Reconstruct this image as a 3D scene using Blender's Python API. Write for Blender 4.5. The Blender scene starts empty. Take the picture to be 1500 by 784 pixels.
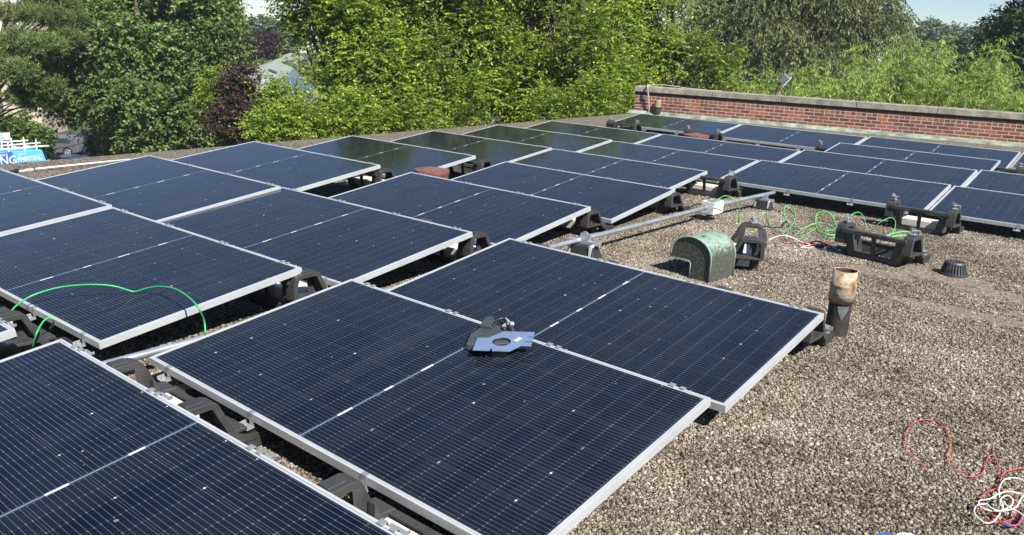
import bpy, math, random
import numpy as np
from mathutils import Vector, Matrix, noise

S = bpy.context.scene
COL = S.collection
R = math.radians

# ------------------------------------------------------------------ camera, sky, sun
CAM = np.array([3.2425, -1.6126, 1.5555])
F = 1186.5                                     # focal length in photo pixels (photo 1500 px wide)

def cam_axes(yaw, pitch, roll):
    sy, cy, sp, cp = math.sin(yaw), math.cos(yaw), math.sin(pitch), math.cos(pitch)
    f = np.array([sy * cp, cy * cp, -sp]); r = np.array([cy, -sy, 0.0]); u = np.cross(r, f)
    cr, sr = math.cos(roll), math.sin(roll)
    return cr * r + sr * u, -sr * r + cr * u, f

CR, CU, CF = cam_axes(R(-38.039), R(15.725), R(2.779))
cam = bpy.data.cameras.new('camera')
cam.sensor_width = 36.0
cam.lens = F / 1500 * 36
cam.clip_start, cam.clip_end = 0.05, 3000
camo = bpy.data.objects.new('camera', cam)
COL.objects.link(camo)
camo.matrix_world = Matrix(((CR[0], CU[0], -CF[0], CAM[0]), (CR[1], CU[1], -CF[1], CAM[1]),
                            (CR[2], CU[2], -CF[2], CAM[2]), (0, 0, 0, 1)))
S.camera = camo

SUN = Vector((0.98, -0.34, 1.10)).normalized()
world = bpy.data.worlds.new('World')
S.world = world
world.use_nodes = True
sky = world.node_tree.nodes.new('ShaderNodeTexSky')
sky.sky_type = 'NISHITA'
sky.sun_disc = False
sky.sun_elevation = math.asin(SUN.z)
sky.sun_rotation = math.atan2(SUN.x, SUN.y)
sky.air_density = 0.9
sky.dust_density = 0.0
sky.ozone_density = 4.0
world.node_tree.links.new(sky.outputs[0], world.node_tree.nodes['Background'].inputs[0])
world.node_tree.nodes['Background'].inputs[1].default_value = 0.06
sunl = bpy.data.lights.new('sun', 'SUN')
sunl.energy = 4.6
sunl.angle = R(0.53)
sunl.color = (1.0, 0.965, 0.905)
suno = bpy.data.objects.new('sun', sunl)
COL.objects.link(suno)
suno.rotation_euler = (-SUN).to_track_quat('-Z', 'Y').to_euler()
S.view_settings.view_transform = 'Standard'
S.view_settings.look = 'None'
S.view_settings.exposure = 1.0
S.view_settings.gamma = 1.0
S.cycles.max_bounces = 6
S.cycles.transparent_max_bounces = 4

# ------------------------------------------------------------------ helpers
def ray(u, v):
    return ((u - 750) / F) * CR - ((v - 392) / F) * CU + CF

def gp(u, v, z=0.0):                           # the point at height z seen at photo pixel u, v
    d = ray(u, v)
    return CAM + d * ((z - CAM[2]) / d[2])

def dp(u, v, depth):                           # the point at a given depth
    return CAM + ray(u, v) * depth

class MB:
    """collects shapes and links them as ONE mesh object"""
    def __init__(self):
        self.v, self.f = [], []
    def add(self, verts, faces):
        n = len(self.v)
        self.v += [tuple(float(c) for c in p) for p in verts]
        self.f += [tuple(i + n for i in fc) for fc in faces]
        return self
    def box(self, c, s, rz=0.0, taper=1.0, M=None):
        cx, cy, cz = c; hx, hy, hz = s[0] / 2, s[1] / 2, s[2] / 2
        vs = []
        for sz in (-1, 1):
            k = taper if sz < 0 else 1.0
            for sx, sy in ((-1, -1), (1, -1), (1, 1), (-1, 1)):
                vs.append(Vector((sx * hx * k, sy * hy * k, sz * hz)))
        m = Matrix.Translation((cx, cy, cz)) @ Matrix.Rotation(rz, 4, 'Z')
        if M is not None: m = Matrix.Translation((cx, cy, cz)) @ M.to_4x4()
        return self.add([m @ p for p in vs], [(3, 2, 1, 0), (4, 5, 6, 7), (0, 1, 5, 4), (1, 2, 6, 5), (2, 3, 7, 6), (3, 0, 4, 7)])
    def prism(self, pts, ext):                 # closed polygon of 3D points swept by vector ext
        n = len(pts); p = [Vector(q) for q in pts]; e = Vector(ext)
        fs = [tuple(range(n))[::-1], tuple(range(n, 2 * n))]
        fs += [(i, (i + 1) % n, (i + 1) % n + n, i + n) for i in range(n)]
        return self.add(p + [q + e for q in p], fs)
    def band(self, path, t, ext):              # open polyline thickened by t in its plane, swept by ext
        p = [Vector(q) for q in path]; e = Vector(ext); en = e.normalized(); n = len(p)
        off = []
        for i in range(n):
            d = (p[min(i + 1, n - 1)] - p[max(i - 1, 0)]).normalized()
            off.append(p[i] + d.cross(en).normalized() * t)
        for i in range(n - 1):
            pass
        vs = []
        for i in range(n): vs += [p[i], off[i], off[i] + e, p[i] + e]
        fs = [(3, 2, 1, 0)]
        for i in range(n - 1):
            a, b = 4 * i, 4 * i + 4
            fs += [(a + k, a + (k + 1) % 4, b + (k + 1) % 4, b + k) for k in range(4)]
        m = 4 * (n - 1); fs.append((m, m + 1, m + 2, m + 3))
        return self.add(vs, fs)
    def tube(self, path, r, seg=8, cap=True):
        p = [Vector(q) for q in path]; n = len(p)
        rr = r if isinstance(r, (list, tuple)) else [r] * n
        up = None; vs = []
        for i in range(n):
            d = (p[min(i + 1, n - 1)] - p[max(i - 1, 0)])
            d = d.normalized() if d.length > 1e-9 else Vector((0, 0, 1))
            if up is None:
                up = d.orthogonal().normalized()
            else:
                up = (up - d * up.dot(d))
                up = up.normalized() if up.length > 1e-6 else d.orthogonal().normalized()
            sd = d.cross(up)
            for k in range(seg):
                a = 2 * math.pi * k / seg
                vs.append(p[i] + (up * math.cos(a) + sd * math.sin(a)) * rr[i])
        fs = []
        for i in range(n - 1):
            for k in range(seg):
                a = i * seg + k; b = i * seg + (k + 1) % seg
                fs.append((a, b, b + seg, a + seg))
        if cap:
            fs.append(tuple(range(seg))[::-1]); fs.append(tuple(range((n - 1) * seg, n * seg)))
        return self.add(vs, fs)
    def lathe(self, prof, c=(0, 0, 0), seg=28):
        vs = []; fs = []
        for r, z in prof:
            for k in range(seg):
                a = 2 * math.pi * k / seg
                vs.append((c[0] + r * math.cos(a), c[1] + r * math.sin(a), c[2] + z))
        for i in range(len(prof) - 1):
            for k in range(seg):
                a = i * seg + k; b = i * seg + (k + 1) % seg
                fs.append((a, b, b + seg, a + seg))
        return self.add(vs, fs)
    def build(self, name, mat, parent=None, smooth=False, bevel=0.0, segs=2):
        me = bpy.data.meshes.new(name)
        me.from_pydata(self.v, [], self.f)
        me.update()
        import bmesh
        b = bmesh.new(); b.from_mesh(me)
        bmesh.ops.recalc_face_normals(b, faces=b.faces); b.to_mesh(me); b.free()
        if smooth:
            me.polygons.foreach_set('use_smooth', [True] * len(me.polygons))
        me.materials.append(mat)
        o = bpy.data.objects.new(name, me); COL.objects.link(o)
        if parent is not None: o.parent = parent
        if bevel:
            m = o.modifiers.new('bevel', 'BEVEL'); m.width = bevel; m.segments = segs
            m.limit_method = 'ANGLE'; m.angle_limit = R(35)
            if not smooth:
                me.polygons.foreach_set('use_smooth', [True] * len(me.polygons)); m.harden_normals = True
        return o

def tag(o, label=None, cat=None, group=None, kind=None):
    for k, v in (('label', label), ('category', cat), ('group', group), ('kind', kind)):
        if v: o[k] = v
    return o

def empty(name, loc=(0, 0, 0), rot=(0, 0, 0)):
    o = bpy.data.objects.new(name, None); COL.objects.link(o)
    o.empty_display_size = 0.1; o.location = [float(c) for c in loc]; o.rotation_euler = rot
    return o

def copy_tree(o, parent=None):
    c = o.copy(); COL.objects.link(c)
    if parent is not None:
        c.parent = parent
    for ch in list(o.children): copy_tree(ch, c)
    return c

def spline(pts, k=8):                           # Catmull-Rom through the points
    p = [Vector(q) for q in pts]; p = [p[0] * 2 - p[1]] + p + [p[-1] * 2 - p[-2]]
    out = []
    for i in range(1, len(p) - 2):
        a, b, c, d = p[i - 1], p[i], p[i + 1], p[i + 2]
        for j in range(k):
            t = j / k
            out.append(0.5 * (2 * b + (c - a) * t + (2 * a - 5 * b + 4 * c - d) * t * t + (3 * b - a - 3 * c + d) * t ** 3))
    out.append(p[-2])
    return out

# ------------------------------------------------------------------ materials
class NT:
    def __init__(self, name):
        self.m = bpy.data.materials.new(name); self.m.use_nodes = True
        self.t = self.m.node_tree; self.b = self.t.nodes['Principled BSDF']
    def n(self, typ, **kw):
        k = self.t.nodes.new(typ)
        for a, v in kw.items(): setattr(k, a, v)
        return k
    def put(self, sock, x):
        if hasattr(x, 'is_output'): self.t.links.new(x, sock)
        elif isinstance(x, (tuple, list)):
            sock.default_value = tuple(x) + ((1.0,) if len(x) == 3 and sock.type == 'RGBA' else ())
        else: sock.default_value = x
    def math(self, op, a, b=0.0, c=0.0, clamp=False):
        k = self.n('ShaderNodeMath', operation=op); k.use_clamp = clamp
        self.put(k.inputs[0], a); self.put(k.inputs[1], b); self.put(k.inputs[2], c)
        return k.outputs[0]
    def mix(self, f, a, b, blend='MIX'):
        k = self.n('ShaderNodeMix', data_type='RGBA', blend_type=blend)
        self.put(k.inputs[0], f); self.put(k.inputs[6], a); self.put(k.inputs[7], b)
        return k.outputs[2]
    def obj(self):
        return self.n('ShaderNodeTexCoord').outputs['Object']
    def noise(self, scale, detail=3.0, rough=0.55, vec=None):
        k = self.n('ShaderNodeTexNoise'); k.inputs['Scale'].default_value = scale
        k.inputs['Detail'].default_value = detail; k.inputs['Roughness'].default_value = rough
        self.t.links.new(vec if vec is not None else self.obj(), k.inputs['Vector'])
        return k.outputs[0]
    def ramp(self, x, stops, interp='LINEAR'):
        k = self.n('ShaderNodeValToRGB'); cr = k.color_ramp; cr.interpolation = interp
        while len(cr.elements) < len(stops): cr.elements.new(0.5)
        for e, (p, c) in zip(cr.elements, stops):
            e.position = p; e.color = tuple(c) + (1.0,) if len(c) == 3 else c
        self.put(k.inputs[0], x)
        return k.outputs[0]
    def bump(self, h, strength=0.5, dist=0.01):
        k = self.n('ShaderNodeBump'); k.inputs['Strength'].default_value = strength
        k.inputs['Distance'].default_value = dist; self.put(k.inputs['Height'], h)
        self.t.links.new(k.outputs[0], self.b.inputs['Normal'])
        return k
    def set(self, color=None, rough=None, metal=None, spec=None):
        if color is not None: self.put(self.b.inputs['Base Color'], color)
        if rough is not None: self.put(self.b.inputs['Roughness'], rough)
        if metal is not None: self.put(self.b.inputs['Metallic'], metal)
        if spec is not None: self.put(self.b.inputs['Specular IOR Level'], spec)
        return self.m

def plain(name, col, rough=0.5, metal=0.0, var=0.25, scale=14.0, spec=0.5, bump=0.0):
    m = NT(name)
    f = m.noise(scale, 4)
    a = tuple(c * (1 - var) for c in col); b = tuple(min(1, c * (1 + var)) for c in col)
    m.set(m.ramp(f, [(0.3, a), (0.7, b)]), rough, metal, spec)
    if bump: m.bump(m.noise(scale * 8, 2), bump, 0.004)
    return m.m

ALU = plain('anodised aluminium', (0.52, 0.53, 0.53), 0.40, 0.30, 0.06, 5)
STEEL = plain('galvanised steel', (0.55, 0.58, 0.60), 0.38, 0.75, 0.18, 9)
CLAMPM = plain('clamp steel', (0.42, 0.43, 0.44), 0.40, 0.6, 0.1, 30)
PLASTIC = plain('black plastic', (0.044, 0.043, 0.043), 0.52, 0, 0.30, 9, 0.45, 0.15)
RUBBER = plain('black rubber', (0.022, 0.022, 0.023), 0.6, 0, 0.3, 20)
CONCRETE = plain('pale concrete', (0.62, 0.58, 0.49), 0.9, 0, 0.12, 25, 0.3, 0.3)
GREENW = plain('green insulation', (0.025, 0.34, 0.10), 0.4, 0, 0.12, 3)
LIMEW = plain('light green insulation', (0.10, 0.50, 0.13), 0.4, 0, 0.12, 3)
REDW = plain('red insulation', (0.62, 0.07, 0.07), 0.4, 0, 0.12, 3)
WHITEW = plain('white insulation', (0.80, 0.78, 0.74), 0.4, 0, 0.05, 3)
BLUEW = plain('blue insulation', (0.03, 0.12, 0.55), 0.4, 0, 0.12, 3)
LBLUEW = plain('pale blue insulation', (0.20, 0.38, 0.60), 0.4, 0, 0.12, 3)
BLACKW = plain('black cable', (0.014, 0.014, 0.015), 0.45, 0, 0.2, 3)
WHITEP = plain('white pvc', (0.80, 0.79, 0.76), 0.35, 0, 0.06, 8)

# solar cells: pattern in the panel's own metres (x along the long side, y up the slope)
PL, PW = 2.094, 1.134
def cell_material():
    m = NT('solar cells under glass')
    sep = m.n('ShaderNodeSeparateXYZ'); m.t.links.new(m.obj(), sep.inputs[0])
    x, y = sep.outputs[0], sep.outputs[1]
    ax = m.math('ABSOLUTE', m.math('SUBTRACT', x, PL / 2))          # distance from the seam
    cx = m.math('SUBTRACT', ax, 0.010)
    px = (PL / 2 - 0.010 - 0.026) / 12                               # half-cell pitch
    cy = m.math('SUBTRACT', y, 0.024)
    py = (PW - 0.048) / 6
    def near(c, pitch, half):                                        # 1 within half of a multiple of pitch
        k = m.math('PINGPONG', c, pitch / 2)
        return m.math('LESS_THAN', k, half)
    gapx = near(cx, px, 0.0011)
    gapy = near(cy, py, 0.0012)
    nb = 10
    bus = near(m.math('ADD', cy, py / nb / 2), py / nb, 0.00062)
    dotx = near(cx, px, 0.0034)
    doty = near(m.math('ADD', cy, py / nb / 2), py / nb, 0.0017)
    dots = m.math('MULTIPLY', dotx, doty)
    dx = m.math('PINGPONG', cx, px)
    dy = m.math('PINGPONG', cy, py / 2)
    dia = m.math('LESS_THAN', m.math('ADD', dx, dy), 0.0052)
    inx = m.math('MULTIPLY', m.math('GREATER_THAN', cx, -0.0005), m.math('LESS_THAN', cx, 12 * px + 0.0005))
    iny = m.math('MULTIPLY', m.math('GREATER_THAN', cy, -0.0005), m.math('LESS_THAN', cy, 6 * py + 0.0005))
    inside = m.math('MULTIPLY', inx, iny)
    # each cell a slightly different blue-black
    cid = m.n('ShaderNodeCombineXYZ')
    m.put(cid.inputs[0], m.math('FLOOR', m.math('DIVIDE', x, px * 2)))
    m.put(cid.inputs[1], m.math('FLOOR', m.math('DIVIDE', cy, py)))
    wn = m.n('ShaderNodeTexWhiteNoise', noise_dimensions='3D')
    oi = m.n('ShaderNodeObjectInfo'); m.put(cid.inputs[2], m.math('MULTIPLY', oi.outputs['Random'], 97.0))
    m.t.links.new(cid.outputs[0], wn.inputs[0])
    cell = m.ramp(wn.outputs[0], [(0.0, (0.0032, 0.0048, 0.0120)), (1.0, (0.0048, 0.0072, 0.0165))])
    # uneven glint of the printed fingers, put into their colour
    nz = m.noise(5.0, 2)
    busc = m.mix(nz, (0.045, 0.049, 0.057), (0.145, 0.153, 0.168))
    c = m.mix(bus, cell, busc)
    c = m.mix(gapy, c, (0.028, 0.032, 0.042))
    c = m.mix(gapx, c, (0.016, 0.019, 0.027))
    c = m.mix(dots, c, m.mix(m.noise(3.0, 3), (0.05, 0.055, 0.065), (0.17, 0.18, 0.20)))
    wn2 = m.n('ShaderNodeTexWhiteNoise', noise_dimensions='3D')
    rd = m.n('ShaderNodeCombineXYZ')
    m.put(rd.inputs[0], m.math('ROUND', m.math('DIVIDE', cx, px * 2)))
    m.put(rd.inputs[1], m.math('ROUND', m.math('DIVIDE', cy, py)))
    m.put(rd.inputs[2], m.math('MULTIPLY', oi.outputs['Random'], 31.0))
    m.t.links.new(rd.outputs[0], wn2.inputs[0])
    c = m.mix(m.math('MULTIPLY', dia, m.math('POWER', wn2.outputs[0], 5.0)), c, (0.75, 0.75, 0.72))  # the few bright corner diamonds are glints put into the colour
    c = m.mix(inside, (0.020, 0.026, 0.040), c)
    seam = m.math('LESS_THAN', ax, 0.0026)
    fr = m.math('DIVIDE', y, PW)
    segs = None
    for s, hw_ in ((0.20, 0.030), (0.395, 0.020), (0.585, 0.030), (0.80, 0.024)):
        k = m.math('LESS_THAN', m.math('ABSOLUTE', m.math('SUBTRACT', fr, s)), hw_)
        segs = k if segs is None else m.math('MAXIMUM', segs, k)
    thick = m.math('MULTIPLY', m.math('LESS_THAN', ax, 0.0052), segs)
    c = m.mix(seam, c, (0.17, 0.225, 0.30))
    c = m.mix(thick, c, (0.62, 0.63, 0.63))
    # a thin film of dust on the glass
    d = m.math('MULTIPLY', m.ramp(m.noise(2.2, 6, 0.65), [(0.35, (0, 0, 0)), (0.8, (1, 1, 1))]), 0.010)
    mpd = m.n('ShaderNodeMapping'); m.t.links.new(m.obj(), mpd.inputs[0]); mpd.inputs['Scale'].default_value = (9.0, 0.7, 1.0)
    rl = m.n('ShaderNodeVectorMath', operation='ADD'); m.t.links.new(mpd.outputs[0], rl.inputs[0])
    cr_ = m.n('ShaderNodeCombineXYZ'); m.put(cr_.inputs[2], m.math('MULTIPLY', oi.outputs['Random'], 40.0)); m.t.links.new(cr_.outputs[0], rl.inputs[1])
    d = m.math('ADD', d, m.math('MULTIPLY', m.ramp(m.noise(1.0, 5, 0.6, rl.outputs[0]), [(0.45, (0, 0, 0)), (0.8, (1, 1, 1))]), 0.022))
    sp = m.math('MULTIPLY', m.math('GREATER_THAN', m.noise(38.0, 1, 0.4), 0.80), 0.35)
    c = m.mix(m.math('ADD', d, sp), c, (0.42, 0.40, 0.36))
    m.set(c, 0.10, 0.0, 0.36)
    m.put(m.b.inputs['Roughness'], m.math('ADD', 0.045, m.math('MULTIPLY', m.noise(3.0, 3), 0.04)))
    m.b.inputs['IOR'].default_value = 1.45
    m.bump(m.noise(260.0, 2), 0.05, 0.001)
    return m.m
CELLS = cell_material()
BACK = plain('panel backsheet', (0.05, 0.05, 0.055), 0.6, 0, 0.1)

PEBBLE = [(0.0, (0.037, 0.031, 0.025)), (0.20, (0.085, 0.068, 0.050)), (0.40, (0.178, 0.144, 0.104)),
          (0.62, (0.262, 0.219, 0.163)), (0.85, (0.36, 0.315, 0.245)), (1.0, (0.49, 0.455, 0.39))]
def pebble_material():
    m = NT('loose gravel stones')
    at = m.n('ShaderNodeAttribute', attribute_name='tint')
    s = m.n('ShaderNodeSeparateColor'); m.t.links.new(at.outputs['Color'], s.inputs[0])
    c = m.ramp(s.outputs[0], PEBBLE)
    c = m.mix(m.ramp(m.noise(240, 3), [(0.4, (0, 0, 0)), (0.7, (0.5, 0.5, 0.5))]), c, (0.10, 0.075, 0.05))
    m.set(c, 0.8, 0, 0.3)
    return m.m
PEBBLES = pebble_material()

BARE = ((2.15, 5.00, 0.50, 0.28), (2.62, 4.76, 0.46, 0.19), (2.45, 4.10, 0.62, 0.15), (1.78, 4.70, 0.36, 0.18), (2.95, 4.35, 0.4, 0.14))
def gravel_material():
    m = NT('roof gravel')
    o = m.obj()
    # bare, dusty patches where the stones have been swept aside (round the drain, by the wires)
    sep = m.n('ShaderNodeSeparateXYZ'); m.t.links.new(o, sep.inputs[0])
    def blob(cx, cy, rx, ry):
        a = m.math('DIVIDE', m.math('SUBTRACT', sep.outputs[0], cx), rx)
        b = m.math('DIVIDE', m.math('SUBTRACT', sep.outputs[1], cy), ry)
        return m.math('SUBTRACT', 1.0, m.math('SQRT', m.math('ADD', m.math('POWER', a, 2), m.math('POWER', b, 2))))
    bl = None
    for c in BARE:
        k = blob(*c); bl = k if bl is None else m.math('MAXIMUM', bl, k)
    patch = m.math('ADD', bl, m.math('MULTIPLY', m.math('SUBTRACT', m.noise(7.0, 5, 0.7), 0.5), 1.7))
    patch = m.ramp(patch, [(0.12, (0, 0, 0)), (0.34, (1, 1, 1))])
    # stones, two sizes
    def stones(scale):
        mp = m.n('ShaderNodeMapping'); m.t.links.new(o, mp.inputs[0])
        w = m.n('ShaderNodeVectorMath', operation='ADD'); m.t.links.new(mp.outputs[0], w.inputs[0])
        nz = m.n('ShaderNodeTexNoise'); nz.inputs['Scale'].default_value = scale * 0.9; m.t.links.new(o, nz.inputs['Vector'])
        sc = m.n('ShaderNodeVectorMath', operation='SCALE'); sc.inputs[3].default_value = 0.6 / scale
        m.t.links.new(nz.outputs[1], sc.inputs[0]); m.t.links.new(sc.outputs[0], w.inputs[1])
        v = m.n('ShaderNodeTexVoronoi', feature='F1'); v.inputs['Scale'].default_value = scale
        m.t.links.new(w.outputs[0], v.inputs['Vector'])
        e = m.n('ShaderNodeTexVoronoi', feature='DISTANCE_TO_EDGE'); e.inputs['Scale'].default_value = scale
        m.t.links.new(w.outputs[0], e.inputs['Vector'])
        return v.outputs['Color'], v.outputs['Distance'], e.outputs['Distance']
    c1, d1, e1 = stones(66.0)
    c2, d2, e2 = stones(120.0)
    s1 = m.n('ShaderNodeSeparateColor'); m.t.links.new(c1, s1.inputs[0])
    s2 = m.n('ShaderNodeSeparateColor'); m.t.links.new(c2, s2.inputs[0])
    pal = [(p, tuple(min(1.0, k * 1.25) for k in c)) for p, c in PEBBLE]
    colA = m.ramp(s1.outputs[0], pal)
    colB = m.ramp(s2.outputs[1], pal)
    tar = (0.035, 0.030, 0.026)  # bitumen colour; in the gaps it also paints in shade between stones
    gap1 = m.math('LESS_THAN', e1, 0.06)
    col = m.mix(m.math('MULTIPLY', gap1, 0.8), m.mix(m.math('GREATER_THAN', s1.outputs[2], 0.62), colA, colB), tar)
    missing = m.math('LESS_THAN', s1.outputs[1], 0.13)              # a stone is missing: bitumen shows
    col = m.mix(missing, col, tar)
    big = m.noise(1.1, 5, 0.6)
    col = m.mix(m.ramp(big, [(0.35, (0, 0, 0)), (0.75, (1, 1, 1))]), col, m.mix(0.40, col, (0.26, 0.205, 0.145)))
    dust = m.ramp(m.noise(30, 4, 0.7), [(0.3, (0.15, 0.12, 0.092)), (0.7, (0.22, 0.185, 0.145))])
    col = m.mix(patch, col, m.mix(m.math('GREATER_THAN', s1.outputs[1], 0.72), dust, col))
    m.set(col, 0.85, 0, 0.25)
    h = m.math('ADD', m.math('MULTIPLY', m.math('MINIMUM', e1, 0.32), m.math('ADD', 0.5, s1.outputs[1])), m.math('MULTIPLY', m.math('MINIMUM', e2, 0.3), 0.35))
    h = m.math('MULTIPLY', h, m.math('SUBTRACT', 1.0, m.math('MULTIPLY', missing, 0.9)))
    h = m.math('MULTIPLY', h, m.math('SUBTRACT', 1.0, m.math('MULTIPLY', patch, 0.8)))
    m.bump(h, 1.0, 0.030)
    return m.m
GRAVEL = gravel_material()

def brick_material():
    m = NT('old red brick')
    o = m.obj()
    sep = m.n('ShaderNodeSeparateXYZ'); m.t.links.new(o, sep.inputs[0])
    cmb = m.n('ShaderNodeCombineXYZ'); m.t.links.new(sep.outputs[0], cmb.inputs[0]); m.t.links.new(sep.outputs[2], cmb.inputs[1])
    wob = m.n('ShaderNodeTexNoise'); wob.inputs['Scale'].default_value = 6.0; m.t.links.new(o, wob.inputs['Vector'])
    sc = m.n('ShaderNodeVectorMath', operation='SCALE'); sc.inputs[3].default_value = 0.012; m.t.links.new(wob.outputs[1], sc.inputs[0])
    ad = m.n('ShaderNodeVectorMath', operation='ADD'); m.t.links.new(cmb.outputs[0], ad.inputs[0]); m.t.links.new(sc.outputs[0], ad.inputs[1])
    b = m.n('ShaderNodeTexBrick', offset=0.5, offset_frequency=2, squash=0.5, squash_frequency=5)
    m.t.links.new(ad.outputs[0], b.inputs['Vector'])
    b.inputs['Scale'].default_value = 1.0
    b.inputs['Brick Width'].default_value = 0.208; b.inputs['Row Height'].default_value = 0.0715
    b.inputs['Mortar Size'].default_value = 0.0105; b.inputs['Mortar Smooth'].default_value = 0.25; b.inputs['Bias'].default_value = 0.0
    m.put(b.inputs['Color1'], (0.0, 0.0, 0.0)); m.put(b.inputs['Color2'], (1.0, 1.0, 1.0)); m.put(b.inputs['Mortar'], (0.5, 0.5, 0.5))
    red = m.ramp(b.outputs['Color'], [(0.0, (0.10, 0.038, 0.028)), (0.30, (0.20, 0.064, 0.040)), (0.65, (0.30, 0.092, 0.052)), (1.0, (0.43, 0.145, 0.075))])
    red = m.mix(m.ramp(m.noise(60, 4), [(0.35, (0, 0, 0)), (0.75, (0.55, 0.55, 0.55))]), red, (0.16, 0.06, 0.045))
    mort = m.ramp(m.noise(20, 4), [(0.3, (0.32, 0.26, 0.22)), (0.7, (0.48, 0.41, 0.35))])
    c = m.mix(b.outputs['Fac'], red, mort)
    soot = m.ramp(m.noise(2.0, 6, 0.7), [(0.52, (0, 0, 0)), (0.75, (0.6, 0.6, 0.6))])
    c = m.mix(soot, c, (0.12, 0.065, 0.05))
    m.set(c, 0.85, 0, 0.3)
    m.bump(m.math('SUBTRACT', m.math('MULTIPLY', m.noise(90, 3), 0.3), b.outputs['Fac']), 0.8, 0.008)
    return m.m
BRICK = brick_material()

def stone_material():
    m = NT('weathered limestone')
    c = m.ramp(m.noise(9, 6, 0.7), [(0.25, (0.12, 0.107, 0.086)), (0.5, (0.30, 0.275, 0.225)), (0.8, (0.46, 0.425, 0.355))])
    c = m.mix(m.ramp(m.noise(2.5, 4), [(0.45, (0, 0, 0)), (0.7, (0.7, 0.7, 0.7))]), c, (0.13, 0.12, 0.095))
    m.set(c, 0.9, 0, 0.3); m.bump(m.noise(50, 4), 0.5, 0.008)
    return m.m
STONE = stone_material()

def copper_material(name, wear):
    m = NT(name)
    pat = m.ramp(m.noise(16, 6, 0.75), [(0.3, (0.11, 0.17, 0.135)), (0.55, (0.225, 0.315, 0.25)), (0.8, (0.38, 0.46, 0.38))])
    dark = m.ramp(m.noise(55, 4, 0.8), [(0.35, (0.030, 0.032, 0.026)), (0.58, (0.085, 0.088, 0.070)), (0.74, (0.30, 0.36, 0.29))])
    if wear:
        g = m.n('ShaderNodeNewGeometry'); tc = m.n('ShaderNodeTexCoord')
        s = m.n('ShaderNodeSeparateXYZ'); m.t.links.new(tc.outputs['Normal'], s.inputs[0])
        f = m.math('ADD', m.math('MULTIPLY', s.outputs[2], 1.0), m.math('MULTIPLY', m.math('SUBTRACT', m.noise(45, 5, 0.75), 0.5), 2.2))
        f = m.ramp(f, [(0.34, (0, 0, 0)), (0.60, (1, 1, 1))])       # the weather-washed top is patinated, the sides are tarry
        c = m.mix(f, dark, pat)
    else:
        c = pat
    m.set(c, 0.65, 0.0, 0.4); m.bump(m.noise(60, 4), 0.35, 0.006)
    return m.m
COPPER = copper_material('patinated copper hood', True)
FLASH = plain('weathered copper flashing', (0.20, 0.235, 0.185), 0.7, 0, 0.55, 5, 0.3)

def rust_material():
    m = NT('rusty iron with old paint')
    z = m.n('ShaderNodeSeparateXYZ'); m.t.links.new(m.obj(), z.inputs[0])
    f = m.math('ADD', m.math('MULTIPLY', z.outputs[2], 0.0), m.noise(14, 6, 0.75))
    c = m.ramp(f, [(0.30, (0.050, 0.026, 0.018)), (0.40, (0.17, 0.080, 0.040)), (0.48, (0.32, 0.235, 0.145)), (0.66, (0.46, 0.41, 0.31))])
    m.set(c, 0.8, 0.0, 0.3); m.bump(m.noise(70, 4), 0.6, 0.005)
    return m.m
RUST = rust_material()
TERRA = plain('terracotta brown metal', (0.19, 0.068, 0.045), 0.75, 0, 0.30, 22, 0.3, 0.25)
TAR = plain('tar sleeve', (0.035, 0.026, 0.024), 0.7, 0, 0.4, 20, 0.4, 0.3)
LEAD = plain('grey green flashing', (0.10, 0.13, 0.125), 0.7, 0.0, 0.5, 40)
# ------------------------------------------------------------------ roof, ground, wall
def sheet(name, pts, z, mat, kind='structure'):
    me = bpy.data.meshes.new(name)
    me.from_pydata([(x, y, z) for x, y in pts], [], [tuple(range(len(pts)))]); me.update()
    me.materials.append(mat)
    o = bpy.data.objects.new(name, me); COL.objects.link(o); tag(o, kind=kind)
    return o
GZ = -10.0                                       # street level, three storeys below the roof
g = NT('street ground')
gc = g.ramp(g.noise(0.05, 5), [(0.42, (0.055, 0.055, 0.055)), (0.5, (0.06, 0.085, 0.03)), (0.7, (0.05, 0.08, 0.025))])
g.set(gc, 0.95, 0, 0.2)
sheet('ground', [(-340, -340), (340, -340), (340, 340), (-340, 340)], GZ, g.m)
asph = plain('asphalt', (0.055, 0.054, 0.053), 0.92, 0, 0.2, 3, 0.2)
lot = sheet('parking_lot', [(-85, -10), (-30, -10), (-30, 45), (-85, 45)], GZ + 0.01, asph)

WA = np.array([-6.67, 15.45]); WDIR = np.array([7.845, 1.516]); WDIR /= np.linalg.norm(WDIR)
WANG = math.atan2(WDIR[1], WDIR[0]); WN = np.array([WDIR[1], -WDIR[0]])      # WN points at the roof
XE = -6.25                                       # roof edge on the left
deck = MB()
rp = [(XE, -14), (22, -14), (22, 21.5), (WA[0], WA[1] + 0.15), (XE - 0.42, WA[1])]
rp = [(XE, -14), (22, -14), tuple(WA + WDIR * 29), tuple(WA)]
deck.prism([(x, y, -0.25) for x, y in rp], (0, 0, 0.25))
roof = tag(deck.build('gravel_roof', GRAVEL), kind='structure')
walls = MB()
walls.prism([(x, y, GZ) for x, y in [(XE + 0.05, -13.9), (21.8, -13.9), tuple(WA + WDIR * 28.8 + (0, -0.1)), tuple(WA + (0.08, -0.08))]], (0, 0, -GZ - 0.26))
bld = walls.build('brick_building', BRICK); tag(bld, 'red brick building whose flat gravel roof carries the solar panels', 'building')
edge = MB()                                      # thin metal gravel stop along the open edge
edge.prism([(XE - 0.04, -14, -0.25), (XE - 0.004, -14, -0.25), (XE - 0.004, -14, -0.015), (XE - 0.04, -14, -0.015)], (WA[0] - XE - 0.0, WA[1] + 13.9, 0))
edge.build('gravel_stop', plain('weathered edge metal', (0.22, 0.20, 0.17), 0.8, 0, 0.3, 6), bld)

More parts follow.
